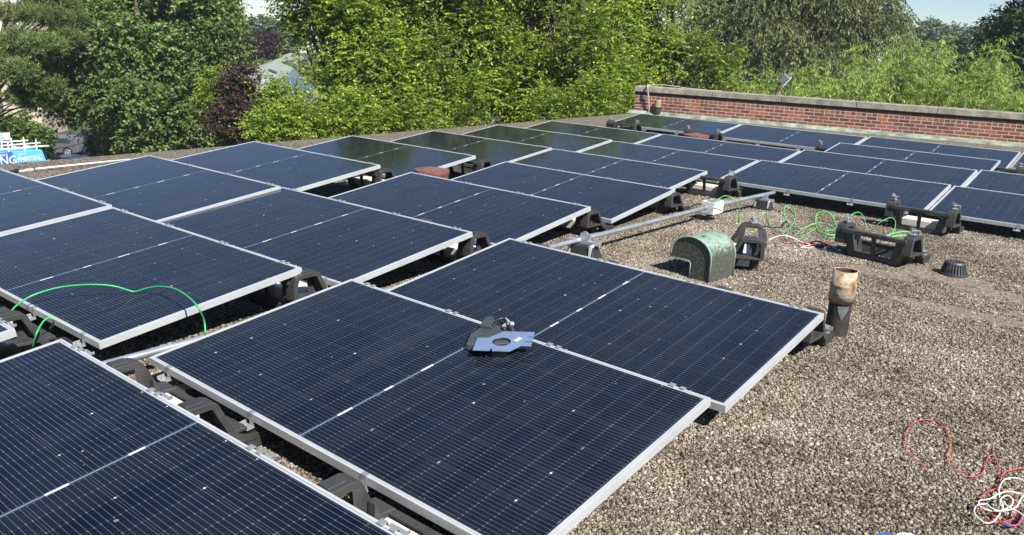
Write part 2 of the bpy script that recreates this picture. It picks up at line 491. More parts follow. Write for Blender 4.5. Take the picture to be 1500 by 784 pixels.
wall = empty('parapet_wall', (WA[0], WA[1], 0), (0, 0, WANG))
tag(wall, 'low red brick parapet wall with stone coping along the far roof edge', 'wall')
wb = MB(); wb.box((14.5, 0.16, 0.115), (29, 0.32, 0.79)); wb.build('brick_wall', BRICK, wall)
x = 0.0; k = 0
random.seed(5)
cp = MB()
while x < 29:
    w = (0.32 if k == 0 else 1.52)
    cp.box((x + w / 2 - 0.02, 0.16, 0.575), (w - 0.012, 0.41, 0.125)); x += w; k += 1
cp.build('coping', STONE, wall, bevel=0.008)
und = MB(); und.box((14.5, 0.16, 0.484), (29.02, 0.350, 0.050)); und.build('joint', TAR, wall)  # narrow dark strip under the coping, slightly proud of the brick
fl = MB(); fl.prism([(-0.10, -0.003, 0.085), (-0.10, -0.003, 0.004), (-0.10, -0.17, 0.004), (-0.10, -0.165, 0.015), (-0.10, -0.02, 0.085)], (29, 0, 0))
fl.build('base_flashing', FLASH, wall)

# floodlight standing on the coping
lx = 3.22
fx = WA + WDIR * lx - WN * 0.16
flo = empty('floodlight', (fx[0], fx[1], 0.6375), (0, 0, WANG)); tag(flo, 'small floodlight on a short post above the brick wall coping', 'floodlight')
b = MB(); b.box((0, 0, 0.09), (0.075, 0.055, 0.18)); b.build('post', plain('weathered conduit box', (0.33, 0.22, 0.18), 0.7, 0, 0.3, 30), flo, bevel=0.006)
b = MB(); b.box((-0.045, 0.0, 0.10), (0.022, 0.05, 0.17)); b.tube([(-0.03, 0, 0.18), (-0.01, 0, 0.25), (0.04, 0, 0.28)], 0.014, 8); b.build('bracket', BLACKW, flo)
RM = Matrix.Rotation(R(38), 3, 'Y') @ Matrix.Rotation(R(10), 3, 'Z')
b = MB(); b.box((0.09, -0.02, 0.36), (0.17, 0.20, 0.20), M=RM); h = b.build('lamp_housing', plain('grey lamp housing', (0.17, 0.18, 0.19), 0.5, 0.3, 0.15, 20), flo, bevel=0.012)
cz = Vector((0.09, -0.02, 0.36)) + RM @ Vector((0.088, 0, 0.0))
b = MB(); b.box(cz, (0.02, 0.225, 0.235), M=RM); b.build('lamp_glass', plain('frosted lamp glass', (0.72, 0.72, 0.68), 0.25, 0, 0.06, 9), flo, bevel=0.006)

# leaning pipe and cable on the wall
def wallp(s, off, z):
    q = WA + WDIR * s + WN * off
    return (q[0], q[1], z)
b = MB(); b.tube(spline([wallp(0.40, 0.05, 0.03), wallp(0.36, 0.07, 0.35), wallp(0.32, 0.10, 0.62), wallp(0.315, 0.06, 0.665), wallp(0.36, -0.02, 0.665)], 5), 0.021, 8)
pp = b.build('wall_conduit', plain('old pink painted pipe', (0.40, 0.27, 0.22), 0.6, 0, 0.2, 20), smooth=True)
tag(pp, 'thin pinkish conduit running up the left end of the brick wall', 'conduit')
b = MB(); b.tube(spline([wallp(0.34, 0.0, 0.67), wallp(0.70, -0.02, 0.70), wallp(1.2, -0.05, 0.665), wallp(1.7, -0.1, 0.648), wallp(2.0, -0.12, 0.646)], 6), 0.008, 6)
cc = b.build('coping_cable', plain('grey cable', (0.48, 0.47, 0.44), 0.5, 0, 0.1, 5), smooth=True); tag(cc, 'pale grey cable looping along the top of the wall coping', 'cable')
q = wallp(0.60, 0.09, 0.0)
st = empty('pipe_stub', q); tag(st, 'short tan pipe stub with black base standing against the brick wall', 'pipe')
b = MB(); b.lathe([(0.0, 0.2), (0.085, 0.2), (0.085, 0.0)], seg=16); b.build('sleeve', RUBBER, st, smooth=False)
b = MB(); b.lathe([(0.0, 0.36), (0.06, 0.36), (0.075, 0.34), (0.08, 0.2)], seg=16); b.build('pipe', plain('tan pipe', (0.30, 0.20, 0.12), 0.8, 0, 0.5, 30), st)

# ------------------------------------------------------------------ solar panels
PANELS = {'A': (-0.0000, -0.0000, 0.0003, -0.0135, -0.0047),
 'P': (-0.1102, -1.4284, -0.0001, -0.0000, -0.0000),
 'C': (-2.4006, -0.0929, 0.0023, 0.0098, -0.0016),
 'F': (-4.5792, -0.0679, -0.0002, -0.0000, -0.0000),
 'B': (-0.0298, 1.3871, -0.0087, -0.0098, 0.0005),
 'D': (-2.3645, 1.2963, -0.0015, 0.0036, -0.0002),
 'E': (-4.4320, 1.2486, 0.0066, 0.0019, 0.0066),
 'G': (-4.7992, 2.6759, 0.0115, 0.0072, 0.0034),
 'H': (-2.3831, 2.7862, -0.0267, -0.0042, 0.0078),
 'I': (-2.3812, 4.2450, -0.0401, -0.0006, 0.0020),
 'J': (-4.8088, 4.1205, -0.0093, -0.0004, 0.0028),
 'Lp': (-4.8538, 5.6399, -0.0270, -0.0043, -0.0025),
 'M': (-2.6789, 5.5546, -0.0193, -0.0026, -0.0054),
 'N2': (-2.6509, 6.9048, -0.0090, -0.0016, -0.0025),
 'N3': (-0.4910, 6.8373, 0.0129, 0.0085, -0.0101),
 'O1': (-4.8579, 8.4863, -0.0158, -0.0029, -0.0044),
 'O2': (-2.6344, 8.3032, 0.0011, 0.0013, 0.0003),
 'O3': (-0.5007, 8.3438, 0.0141, 0.0034, 0.0040),
 'R': (-0.4620, 9.6949, 0.0200, 0.0009, 0.0056),
 'Q1': (-4.8711, 11.4939, -0.0155, -0.0020, -0.0044),
 'Q2': (-2.5447, 11.0435, 0.0202, 0.0023, 0.0057),
 'Q3': (-0.4185, 11.1114, 0.0288, 0.0019, 0.0081),
 'N1': (-4.8729, 7.0962, -0.0168, -0.0039, -0.0047),
 'N4': (1.6114, 6.9662, -0.0093, 0.0060, -0.0088),
 'O4': (1.5896, 8.5625, 0.0030, -0.0000, 0.0008),
 'Q4': (1.6648, 11.5439, 0.0071, -0.0000, 0.0020),
 'S0': (-2.4439, -1.5118, -0.0005, -0.0001, -0.0001)}
TILT = 0.12181
LABEL = dict(
 A='dark solar panel with the blue metal plate lying on its upper edge',
 B='dark solar panel with its right corner beside the rusty pipe',
 P='nearest solar panel, cut off by the lower left corner of the photo',
 S0='solar panel of which just a corner shows at the left edge below the green hose',
 C='solar panel with the green hose arching over its lower end',
 F='solar panel cut off by the left edge, behind the one under the green hose',
 D='solar panel in the second row, left of the one beside the rusty pipe',
 E='leftmost whole solar panel, roof edge and van beyond its left end',
 G='third row solar panel on the left, with dark ballast bay open under its right end',
 H='third row solar panel in front of the nearer terracotta vent cap',
 I='fourth row solar panel whose right end hangs over the steel conduit',
 J='fourth row left solar panel, right corner just above the nearer terracotta cap',
 Lp='fifth row solar panel at the left end, just behind the nearer terracotta vent cap',
 M='fifth row solar panel, its right corner above the white junction box',
 N1='sixth row solar panel at the left end, dark with reflected trees',
 N2='sixth row solar panel ending at the ballast bay behind the white junction box',
 N3='sixth row solar panel at the edge of open gravel behind the light green wire coil',
 N4='solar panel at the right edge of the photo, right of the loose ballast bays',
 O1='seventh row solar panel at the left end, dark with reflected trees',
 O2='seventh row solar panel in front of the farther terracotta vent cap',
 O3='seventh row solar panel on the right, second row back from the open gravel',
 O4='seventh row solar panel cut off by the right edge of the photo',
 R='lone solar panel of the eighth row, with ballast bays showing at both ends',
 Q1='last row solar panel at the left end of the brick wall, dark with reflected trees',
 Q2='last row solar panel below the floodlight on the brick wall',
 Q3='last row solar panel on the right, directly behind the lone panel of the row before',
 Q4='last row solar panel just cut off by the right edge below the brick wall')

def make_panel():
    root = empty('solar_panel')
    f = MB(); w, h = 0.019, 0.035
    def ring(a, b, top, bot):                    # four bars between insets a and b
        hh = top - bot; zc_ = (top + bot) / 2; t = b - a
        f.box((PL / 2, a + t / 2, zc_), (PL - 2 * a, t, hh)); f.box((PL / 2, PW - a - t / 2, zc_), (PL - 2 * a, t, hh))
        f.box((a + t / 2, PW / 2, zc_), (t, PW - 2 * b, hh)); f.box((PL - a - t / 2, PW / 2, zc_), (t, PW - 2 * b, hh))
    ring(0.0, 0.0105, 0.0, -h); ring(0.0120, w, -0.0008, -0.012); ring(0.0105, 0.0120, -0.003, -0.012)
    f.build('frame', ALU, root, bevel=0.0015, segs=1)
    g = MB(); g.box((PL / 2, PW / 2, -0.0045), (PL - 2 * w, PW - 2 * w, 0.005)); g.build('glass', CELLS, root)
    g = MB(); g.box((PL / 2, PW / 2, -0.009), (PL - 2 * w, PW - 2 * w, 0.003)); g.build('backsheet', BACK, root)
    c = MB()                                     # clamp over the upper edge
    c.box((0, PW - 0.004, 0.0035), (0.026, 0.022, 0.0025)); c.box((0.046, PW - 0.003, 0.0035), (0.022, 0.018, 0.0025))
    c.box((0, PW + 0.008, -0.0145), (0.026, 0.0025, 0.0385)); c.box((0.046, PW + 0.007, -0.0135), (0.022, 0.0025, 0.0365))
    c.box((0.023, PW + 0.024, -0.032), (0.072, 0.034, 0.0035)); c.box((0.061, PW + 0.024, -0.0245), (0.0035, 0.034, 0.0115))
    c.tube([(0.018, PW + 0.024, -0.05), (0.018, PW + 0.024, -0.020)], 0.005, 8)
    up = c.build('clamp', CLAMPM, root, bevel=0.001, segs=1); up.location = (0.72, 0, 0)
    d = MB()                                     # clamp on the lower edge: a strap up the frame's face and a lug
    d.box((0, 0.006, 0.0035), (0.026, 0.016, 0.0025)); d.box((0, -0.0025, -0.024), (0.026, 0.0025, 0.056))
    d.box((-0.008, -0.020, -0.0525), (0.055, 0.034, 0.0035)); d.box((-0.036, -0.020, -0.044), (0.0035, 0.034, 0.0135))
    d.tube([(-0.016, -0.022, -0.055), (-0.016, -0.022, -0.038)], 0.006, 8)
    lo = d.build('clamp', CLAMPM, root, bevel=0.001, segs=1); lo.location = (0.16, 0, 0)
    for xx in (0.13, 1.33, 1.93):
        k = up.copy(); COL.objects.link(k); k.location.x = xx
    for xx in (0.77, 1.42, 1.94):
        k = lo.copy(); COL.objects.link(k); k.location.x = xx
    return root
proto = make_panel()
for i, (n, (px_, py_, pz_, yw_, dt_)) in enumerate(PANELS.items()):
    o = proto if i == 0 else copy_tree(proto)
    o.location = (px_, py_, pz_ + 0.15); o.rotation_euler = (TILT + dt_, 0, yw_)
    tag(o, LABEL[n], 'solar panel', 'solar panels mounted in rows on the roof')

# ------------------------------------------------------------------ plastic ballast bays that carry the panels
def make_bay():
    root = empty('ballast_bay')
    m = MB()
    # tall front wall with two windows, leaning outward
    m.box((0, -0.137, 0.025), (0.40, 0.026, 0.046))
    for s in (-1, 1):
        m.prism([(s * 0.200, -0.147, 0.0), (s * 0.148, -0.147, 0.0), (s * 0.192, -0.170, 0.196), (s * 0.262, -0.170, 0.196)], (0, 0.022, 0))
    m.prism([(-0.015, -0.145, 0.03), (0.015, -0.145, 0.03), (0.019, -0.168, 0.196), (-0.019, -0.168, 0.196)], (0, 0.020, 0))
    m.box((0, -0.163, 0.205), (0.56, 0.052, 0.034)); m.box((0, -0.182, 0.214), (0.13, 0.026, 0.022))
    # low back and ends: a tub for the block
    m.prism([(-0.20, 0.075, 0.0), (0.20, 0.075, 0.0), (0.225, 0.095, 0.095), (-0.225, 0.095, 0.095)], (0, 0.012, 0))
    m.box((0, 0.102, 0.092), (0.50, 0.035, 0.016))
    for xx in (-0.12, 0.12): m.box((xx, -0.028, 0.010), (0.05, 0.20, 0.014))
    for s in (-1, 1):
        m.prism([(s * 0.202, -0.134, 0.002), (s * 0.202, 0.074, 0.002), (s * 0.236, 0.092, 0.105), (s * 0.236, -0.15, 0.105)], (-s * 0.012, 0, 0))
        m.prism([(s * 0.215, -0.175, 0.098), (s * 0.330, -0.175, 0.098), (s * 0.340, -0.06, 0.098), (s * 0.325, 0.115, 0.090), (s * 0.215, 0.115, 0.090), (s * 0.245, -0.05, 0.096)], (0, 0, 0.016))
        x0 = 0.245 if s > 0 else -0.330
        m.band([(x0, -0.180, 0.100), (x0, -0.178, 0.200), (x0, -0.162, 0.240), (x0, -0.135, 0.251), (x0, -0.030, 0.251), (x0, -0.002, 0.238),
                (x0, 0.034, 0.165), (x0, 0.068, 0.098), (x0, 0.104, 0.072), (x0, 0.225, 0.062), (x0, 0.250, 0.046)], 0.029, (0.085, 0, 0))
        m.prism([(s * 0.238, 0.005, 0.0), (s * 0.238, 0.098, 0.0), (s * 0.238, 0.062, 0.095), (s * 0.238, 0.012, 0.175)], (-s * 0.040, 0, 0))
        m.prism([(x0 + 0.004, 0.105, 0.052), (x0 + 0.004, 0.232, 0.046), (x0 + 0.004, 0.215, 0.010), (x0 + 0.004, 0.115, 0.006)], (0.077, 0, 0))
        m.box((x0 + 0.0425, -0.085, 0.254), (0.056, 0.070, 0.012))
        # sloping cheek on the inner side of the ramp
        xi = s * 0.243
        m.prism([(xi, -0.040, 0.228), (xi, -0.004, 0.214), (xi, 0.066, 0.078), (xi, 0.085, 0.012), (xi, 0.02, 0.012), (xi, -0.03, 0.105)], (s * 0.010, 0, 0))
    m.build('tub', PLASTIC, root, bevel=0.006, segs=2)
    return root
def make_spare_clamp():
    c = MB()
    c.box((0, 0, 0.004), (0.060, 0.045, 0.005)); c.tube([(0, 0, 0.004), (0, 0, 0.052)], 0.006, 8)
    c.box((0.006, 0.0, 0.034), (0.072, 0.036, 0.005), rz=0.4); c.box((-0.024, 0.004, 0.045), (0.006, 0.036, 0.026), rz=0.4)
    c.box((0.032, -0.012, 0.024), (0.006, 0.036, 0.024), rz=0.4)
    return c
bay0 = make_bay()
spare0 = make_spare_clamp().build('clamp', CLAMPM, bay0, bevel=0.001, segs=1)
spare0.location = (-0.288, -0.085, 0.258)
def block_mesh():
    b = MB(); b.box((0, 0, 0.046), (0.38, 0.175, 0.088)); return b
block0 = block_mesh().build('ballast_block', CONCRETE, bevel=0.008)
used_bay = used_block = False
def bay(x, y, rz, label, high=(), low=(), block=None, blabel=None, zs=1.0):
    """high / low: ends (-1, 1) whose clamps stand free"""
    global used_bay, used_block
    if not used_bay:
        o = bay0; used_bay = True
    else:
        o = bay0.copy(); COL.objects.link(o)
        for ch in bay0.children:
            if ch.name.startswith('tub'):
                c = ch.copy(); COL.objects.link(c); c.parent = o
    o.location = (x, y, 0.004); o.rotation_euler = (0, 0, rz); o.scale = (0.92, 1.0, zs)
    tag(o, label, 'ballast bay', 'black plastic ballast bays of the panel racking')
    for s in high:
        c = spare0.copy(); COL.objects.link(c); c.parent = o; c.location = (s * 0.288, -0.085, 0.258); c.rotation_euler.z = 0.5 * s
    for s in low:
        c = spare0.copy(); COL.objects.link(c); c.parent = o; c.location = (s * 0.288, 0.165, 0.064); c.rotation_euler.z = 1.2
    if block is not None:
        k = block0
        if used_block:
            k = block0.copy(); COL.objects.link(k)
        used_block = True
        cs, sn = math.cos(rz), math.sin(rz); bx, by = block
        k.location = (x + cs * bx - sn * by, y + sn * bx + cs * by, 0.019); k.rotation_euler = (0, 0, rz)
        tag(k, blabel, 'concrete block', 'pale concrete ballast blocks in the bays')

# the loose bays and those that show most
bay(1.665, 5.165, R(-9), 'loose black plastic ballast bay nearest the roof drain, with green wire over it', (-1, 1), (1,))
bay(1.645, 6.665, R(-3), 'black plastic ballast bay under the joint of two panels behind the loose one', (-1, 1), (), (0.02, 0.0), 'pale concrete block in the bay behind the loose bay, near the right edge')
bay(0.90, 4.16, R(113), 'loose black plastic ballast bay turned sideways right behind the copper hood', (1,), (1, -1), (-0.02, 0.0), 'pale concrete block in the sideways bay behind the copper hood')
# between the two nearest panels
bay(0.485, -0.150, 0, 'black plastic ballast bay in the gap below the blue plate panel, nearer its left corner', (), (), (0.0, -0.02), 'pale concrete block in the near gap, below the left corner of the blue plate panel')
bay(1.79, -0.150, 0, 'black plastic ballast bay at the bottom of the photo, between the two nearest panels', (), (), (0.0, -0.02), 'pale concrete block at the bottom edge, between the two nearest panels')
bay(-0.93, -0.235, 0, 'black plastic ballast bay under the small loop of green hose at the left edge', (), (), (0.0, -0.01), 'pale concrete block beside the small loop of green hose at the left edge')
bay(1.73, 2.655, 0, 'black plastic ballast bay under the panel corner beside the rusty pipe', (), (1,))
bay(0.45, 2.655, 0, 'black plastic ballast bay hidden at the panel edge in front of the copper hood', (), ())
bay(-0.60, 1.165, 0, 'black plastic ballast bay under the right corner of the panel below the green hose', (), (), (0.0, 0.0), 'pale concrete block under the right corner of the green hose panel')
bay(-0.585, 2.605, 0, 'black plastic ballast bay under the right corner of the second row panel', (), (), (0.0, 0.0), 'pale concrete block under the right corner of the second row panel')
bay(-2.98, 3.955, 0, 'black plastic ballast bay showing under the right corner of the third row left panel', (), (), (0.0, 0.0), 'pale concrete block under the right corner of the third row left panel')
bay(-2.95, 5.44, 0, 'black plastic ballast bay showing just right of the nearer terracotta vent cap', (), (), zs=0.9)
bay(-0.60, 4.07, 0, 'black plastic ballast bay at the near end of the steel conduit', (), (), (0.0, 0.0), 'pale concrete block in the bay at the near end of the steel conduit', zs=0.84)
bay(-0.56, 5.44, 0, 'black plastic ballast bay under the fourth row corner left of the junction box', (), (1,), (0.0, 0.0), 'pale concrete block in the bay left of the white junction box', zs=0.84)
bay(-0.545, 6.70, 0, 'black plastic ballast bay behind the white junction box, at the panel joint', (1,), (1,), (0.0, 0.0), 'pale concrete block in the bay behind the white junction box')
for i, x in enumerate((-4.17, -2.66, -0.48, 1.60)):
    bay(x, 10.92, 0, ('black plastic ballast bay at the far left end of the empty eighth row', 'black plastic ballast bay behind the farther terracotta vent cap',
        'black plastic ballast bay at the left end of the lone eighth row panel', 'black plastic ballast bay at the right end of the lone eighth row panel')[i], (-1, 1) if i < 2 else ((-1,) if i == 2 else (1,)), (),
        (0.0, 0.0) if i == 0 else None, 'pale concrete block in the bay at the far left end of the empty eighth row')
bpy.data.objects.remove(spare0)

# ------------------------------------------------------------------ conduit run with its box and supports
cpts = [(-0.15, -0.95, 0.105), (-0.13, -0.1, 0.115), (-0.06, 1.5, 0.125), (0.0, 3.05, 0.14), (0.045, 4.2, 0.14), (0.075, 5.30, 0.14)]
cpts2 = [(0.095, 5.56, 0.14), (0.15, 6.1, 0.145), (0.21, 6.62, 0.15)]
co = empty('steel_conduit', (-0.15, -0.95, 0)); tag(co, 'long galvanised steel conduit pipe crossing the gravel past the panel ends', 'conduit')
b = MB(); b.tube(spline(cpts, 6), 0.0185, 12); o = b.build('pipe', STEEL, co, smooth=True); o.matrix_parent_inverse = Matrix.Translation((0.15, 0.95, 0))
b = MB(); b.tube(spline(cpts2, 6), 0.0185, 12); o = b.build('pipe', STEEL, co, smooth=True); o.matrix_parent_inverse = Matrix.Translation((0.15, 0.95, 0))
b = MB()
for y0, x0 in ((5.27, 0.074), (5.55, 0.094)): b.tube([(x0, y0, 0.14), (x0 + 0.003, y0 + 0.035, 0.14)], 0.026, 12)
o = b.build('connector', STEEL, co); o.matrix_parent_inverse = Matrix.Translation((0.15, 0.95, 0))
jb = empty('junction_box', (0.085, 5.43, 0.075), (0, 0, R(-4))); tag(jb, 'white square junction box with open round hub in the conduit run', 'junction box')
def open_box(w, d, h, t):
    m = MB(); m.box((0, 0, t / 2), (w, d, t))
    for s in (-1, 1):
        m.box((s * (w / 2 - t / 2), 0, t + (h - t) / 2), (t, d, h - t)); m.box((0, s * (d / 2 - t / 2), t + (h - t) / 2), (w - 2 * t, t, h - t))
    return m
open_box(0.125, 0.185, 0.115, 0.006).build('box', plain('white painted box', (0.66, 0.67, 0.65), 0.5, 0, 0.06, 14), jb, bevel=0.003)
b = MB(); b.lathe([(0.042, 0.0), (0.050, 0.0), (0.050, 0.022), (0.042, 0.022), (0.042, 0.0)], (0, 0, 0.100), 20); b.box((0.0, 0, 0.103), (0.112, 0.03, 0.006)); b.build('hub', STEEL, jb)
def support(x, y, rz, sc, label):
    e = empty('conduit_support', (x, y, 0.002), (0, 0, rz)); e.scale = (sc, sc, sc); tag(e, label, 'pipe support', 'black blocks carrying the conduit')
    m = MB(); m.box((0, 0, 0.048), (0.20, 0.13, 0.092)); o = m.build('block', RUBBER, e, bevel=0.008)
    for v in o.data.vertices:
        if v.co.z > 0.05: v.co.x *= 0.72; v.co.y *= 0.75
    m = MB(); m.box((0, 0, 0.103), (0.21, 0.041, 0.020)); m.build('strut', STEEL, e, bevel=0.002)
    for s in (-1, 1):
        m = MB(); m.box((s * 0.068, 0, 0.055), (0.014, 0.122, 0.083)); m.build('strap', plain('pale strap', (0.50, 0.50, 0.48), 0.5, 0, 0.1, 20), e)
    m = MB(); m.tube([(0, -0.010, 0.14), (0, 0.010, 0.14)], 0.026, 12); m.box((0.03, 0, 0.128), (0.018, 0.018, 0.05)); m.build('pipe_clamp', STEEL, e)
support(0.045, 3.33, R(8), 1.25, 'black conduit support block with galvanised top, behind the dark panel edge')
support(0.195, 6.40, R(4), 0.98, 'black conduit support block at the far end of the steel conduit')

# ------------------------------------------------------------------ copper hood
e_dir = gp(1076, 399) - gp(1040, 410); e_dir[2] = 0; e_dir /= np.linalg.norm(e_dir)
hood_rz = math.atan2(e_dir[1], e_dir[0])       # local +x runs away from us along the hood
hb = gp(1038, 416)
SEAMC = copper_material('patinated copper seam', False)
hood = empty('copper_hood', (hb[0], hb[1], 0.0), (0, 0, hood_rz)); hood.scale = (0.92, 1.06, 0.85); tag(hood, 'green patinated copper gooseneck hood on the gravel', 'vent hood')
def arch(off):
    # local y to the left: right leg at y=0, lip on the left
    r = 0.155 - off; pts = []
    cy, cz = 0.155, 0.195
    pts.append((off, 0.0))
    for k in range(15):
        a = math.pi * k / 14
        pts.append((cy - r * math.cos(a), cz + r * math.sin(a)))
    return pts
D = 0.33
outer = arch(0.0)
m = MB()
prof = outer + [(0.312, 0.150), (0.300, 0.150), (0.165, 0.150), (0.150, 0.135), (0.150, 0.0)]
m.prism([(0, y, z) for y, z in prof], (D, 0, 0))
m.build('hood', COPPER, hood, bevel=0.004, segs=1)
m = MB()
sp_ = [Vector((-0.004, y, z)) for y, z in outer + [(0.312, 0.152)]]
m.tube(sp_, 0.006, 6); m.build('rolled_seam', SEAMC, hood, smooth=True)
m = MB(); m.tube([q + Vector((D + 0.008, 0, 0)) for q in sp_], 0.006, 6); m.build('rolled_seam', SEAMC, hood, smooth=True)
m = MB(); m.tube([Vector((-0.004, 0.31, 0.15)), Vector((-0.004, 0.165, 0.15)), Vector((-0.004, 0.15, 0.13)), Vector((-0.004, 0.15, 0.0))], 0.004, 6)
m.build('rolled_seam', SEAMC, hood, smooth=True)
m = MB(); m.box((0.10, 0.13, 0.345), (0.035, 0.016, 0.012)); m.build('rivet_plate', TAR, hood)

# rusty pipe
rp_ = empty('rusty_pipe', (1.995, 3.055, 0)); tag(rp_, 'rusty open-topped vent pipe with a tar sleeve on the gravel', 'vent pipe')
m = MB(); m.lathe([(0.064, 0.0), (0.0625, 0.19), (0.060, 0.21)], seg=28); m.build('sleeve', TAR, rp_, smooth=True)
m = MB(); m.lathe([(0.060, 0.20), (0.0695, 0.198), (0.0705, 0.27), (0.0705, 0.292), (0.0725, 0.296), (0.0725, 0.304), (0.068, 0.308), (0.066, 0.385), (0.061, 0.385), (0.060, 0.380)], seg=32); m.build('pipe', RUST, rp_, smooth=True)
m = MB(); m.lathe([(0.0605, 0.382), (0.0600, 0.22), (0.0, 0.22)], seg=24); m.build('pipe_bore', plain('deep rust', (0.085, 0.036, 0.022), 0.9, 0, 0.4, 30), rp_, smooth=True)
m = MB()
a0 = math.atan2(-CF[1], -CF[0])
vs = []
for k in range(9):
    a = a0 - 0.55 + 0.95 * k / 8; t = k / 8
    vs += [(0.0655 * math.cos(a), 0.0655 * math.sin(a), 0.185), (0.0655 * math.cos(a), 0.0655 * math.sin(a), 0.165 - 0.065 * (1 - abs(2 * t - 0.9)) )]
m.add(vs, [(2 * k, 2 * k + 2, 2 * k + 3, 2 * k + 1) for k in range(8)]); m.build('flashing_patch', LEAD, rp_, smooth=True)

# roof drain strainer: ribbed dome
dr = empty('roof_drain', (2.215, 5.115, 0.0)); dr.scale = (0.88, 0.88, 0.95); tag(dr, 'black ribbed roof drain strainer in the bare gravel patch', 'roof drain')
m = MB()
for k in range(26):
    a = 2 * math.pi * k / 26; c, s = math.cos(a), math.sin(a)
    def P_(r, z, w): return (r * c - w * s, r * s + w * c, z)
    m.add([P_(0.108, 0.008, -0.0075), P_(0.108, 0.008, 0.0075), P_(0.080, 0.098, 0.0055), P_(0.080, 0.098, -0.0055),
           P_(0.098, 0.008, -0.0075), P_(0.098, 0.008, 0.0075), P_(0.070, 0.098, 0.0055), P_(0.070, 0.098, -0.0055)],
          [(0, 1, 2, 3), (7, 6, 5, 4), (0, 3, 7, 4), (1, 5, 6, 2)])
m.lathe([(0.094, 0.004), (0.118, 0.004), (0.116, 0.016), (0.094, 0.016)], seg=32)
m.lathe([(0.0, 0.100), (0.050, 0.100), (0.056, 0.106), (0.074, 0.106), (0.084, 0.094), (0.070, 0.092)], seg=32)
m.build('strainer', plain('dark drain plastic', (0.040, 0.041, 0.043), 0.5, 0, 0.2, 20), dr)
m = MB(); m.lathe([(0.0, 0.006), (0.095, 0.006)], seg=24); m.build('drain_bowl', RUBBER, dr)
for k in range(6):
    a = k * 1.05; 
m = MB()
for k in range(10):
    a = k * 0.63 + 0.2; m.box((0.04 * math.cos(a), 0.04 * math.sin(a), 0.1085), (0.012, 0.008, 0.006), rz=a)
m.build('knob', plain('dark drain plastic rim', (0.05, 0.05, 0.052), 0.5), dr)

# terracotta coloured vent caps
def ventcap(x, y, r, top, label):
    e = empty('vent_cap', (x, y, 0)); tag(e, label, 'vent cap', 'terracotta coloured vent caps between the panels')
    m = MB(); m.lathe([(r * 0.96, 0.0), (r * 0.97, top - 0.06), (r * 0.99, top - 0.05)], seg=28); m.build('drum', TERRA, e, smooth=True)
    m = MB(); m.lathe([(0, top + 0.035), (r * 0.5, top + 0.018), (r * 1.02, top), (r * 1.03, top - 0.022), (r * 0.985, top - 0.05), (r * 0.9, top - 0.05)], seg=28); m.build('lid', plain('terracotta lid', (0.16, 0.072, 0.055), 0.8, 0, 0.3, 22, 0.3, 0.2), e)
ventcap(-2.38, 4.20, 0.172, 0.265, 'brown terracotta vent cap in the gap between the fourth row panels, nearer to us')
ventcap(-2.62, 10.52, 0.20, 0.215, 'brown terracotta vent cap far back in the empty eighth row')

# ------------------------------------------------------------------ plate and optimizer on the near panel
ax_, ay_, az_, ayw, adt = PANELS['A']
at_ = TILT + adt
PO = np.array([ax_, ay_, az_ + 0.15]); PNX = np.array([math.cos(ayw), math.sin(ayw), 0])
PNY = np.array([-math.sin(ayw) * math.cos(at_), math.cos(ayw) * math.cos(at_), math.sin(at_)]); PN = np.cross(PNX, PNY)
def onpanel(u, v, h):                            # the point h above panel A's glass seen at u, v
    d = ray(u, v); return CAM + d * (((PO + PN * h - CAM) @ PN) / (d @ PN))
base = onpanel(735, 500, 0.0)
pl = empty('metal_plate', base); tag(pl, 'blue shining metal bracket plate with a round hole, on the near panel', 'metal plate')
H = 0.042
out = [onpanel(u, v, H) - base for u, v in ((738.2, 485.3), (783.5, 486.6), (781.6, 492.0), (772.5, 492.6), (772.2, 494.0), (781.0, 494.2), (780.0, 499.5), (767.5, 500.0), (767.2, 501.4), (779.4, 501.6), (777.8, 507), (763, 506.3), (746.0, 514.6), (720.5, 513.6), (721.8, 510.6), (718.5, 510.3), (717.3, 513.5), (692.3, 512.7), (699.3, 494.8), (715.3, 494.8))]
cen = onpanel(734.6, 500.6, H) - base
import bmesh
from mathutils import geometry
rad = np.linalg.norm(onpanel(748.4, 500.4, H) - onpanel(720.8, 500.8, H)) / 2
hole = [cen + PNX * rad * math.cos(a) + PNY * rad * math.sin(a) for a in np.linspace(0, 2 * math.pi, 32, endpoint=False)]
def to2(p): return Vector((float(p @ PNX), float(p @ PNY), 0))
tri = geometry.tessellate_polygon([[to2(p) for p in out], [to2(p) for p in hole]])
allp = list(out) + list(hole); m = MB(); n = len(allp); t_ = PN * 0.003
vs = [p for p in allp] + [p - t_ for p in allp]
fs = [tuple(t) for t in tri] + [tuple(i + n for i in t)[::-1] for t in tri]
no = len(out)
fs += [(i, (i + 1) % no, (i + 1) % no + n, i + n) for i in range(no)]
nh = len(hole)
fs += [(no + i, no + (i + 1) % nh, no + (i + 1) % nh + n, no + i + n) for i in range(nh)]
m.add(vs, fs); m.build('plate', plain('blue zinc plate', (0.27, 0.37, 0.55), 0.36, 0.55, 0.06, 10), pl)
m = MB()
q = onpanel(758.5, 497.5, H + 0.0012) - base
m.prism([q + PNX * a * 0.007 + PNY * b_ * 0.018 for a, b_ in ((-1, -1), (1, -1), (1, 1), (-1, 1))], PN * 0.0012); m.build('sticker', WHITEP, pl)
m = MB()
ring = [cen + PNX * rad * 1.02 * math.cos(a) + PNY * rad * 1.02 * math.sin(a) - PN * 0.004 for a in np.linspace(0, 2 * math.pi, 33)]
m.tube(ring, 0.0035, 6, cap=False); m.build('hole_rim', BLACKW, pl, smooth=True)
for k, a in enumerate((0.9, 2.9, 5.3, 4.0)):
    pass
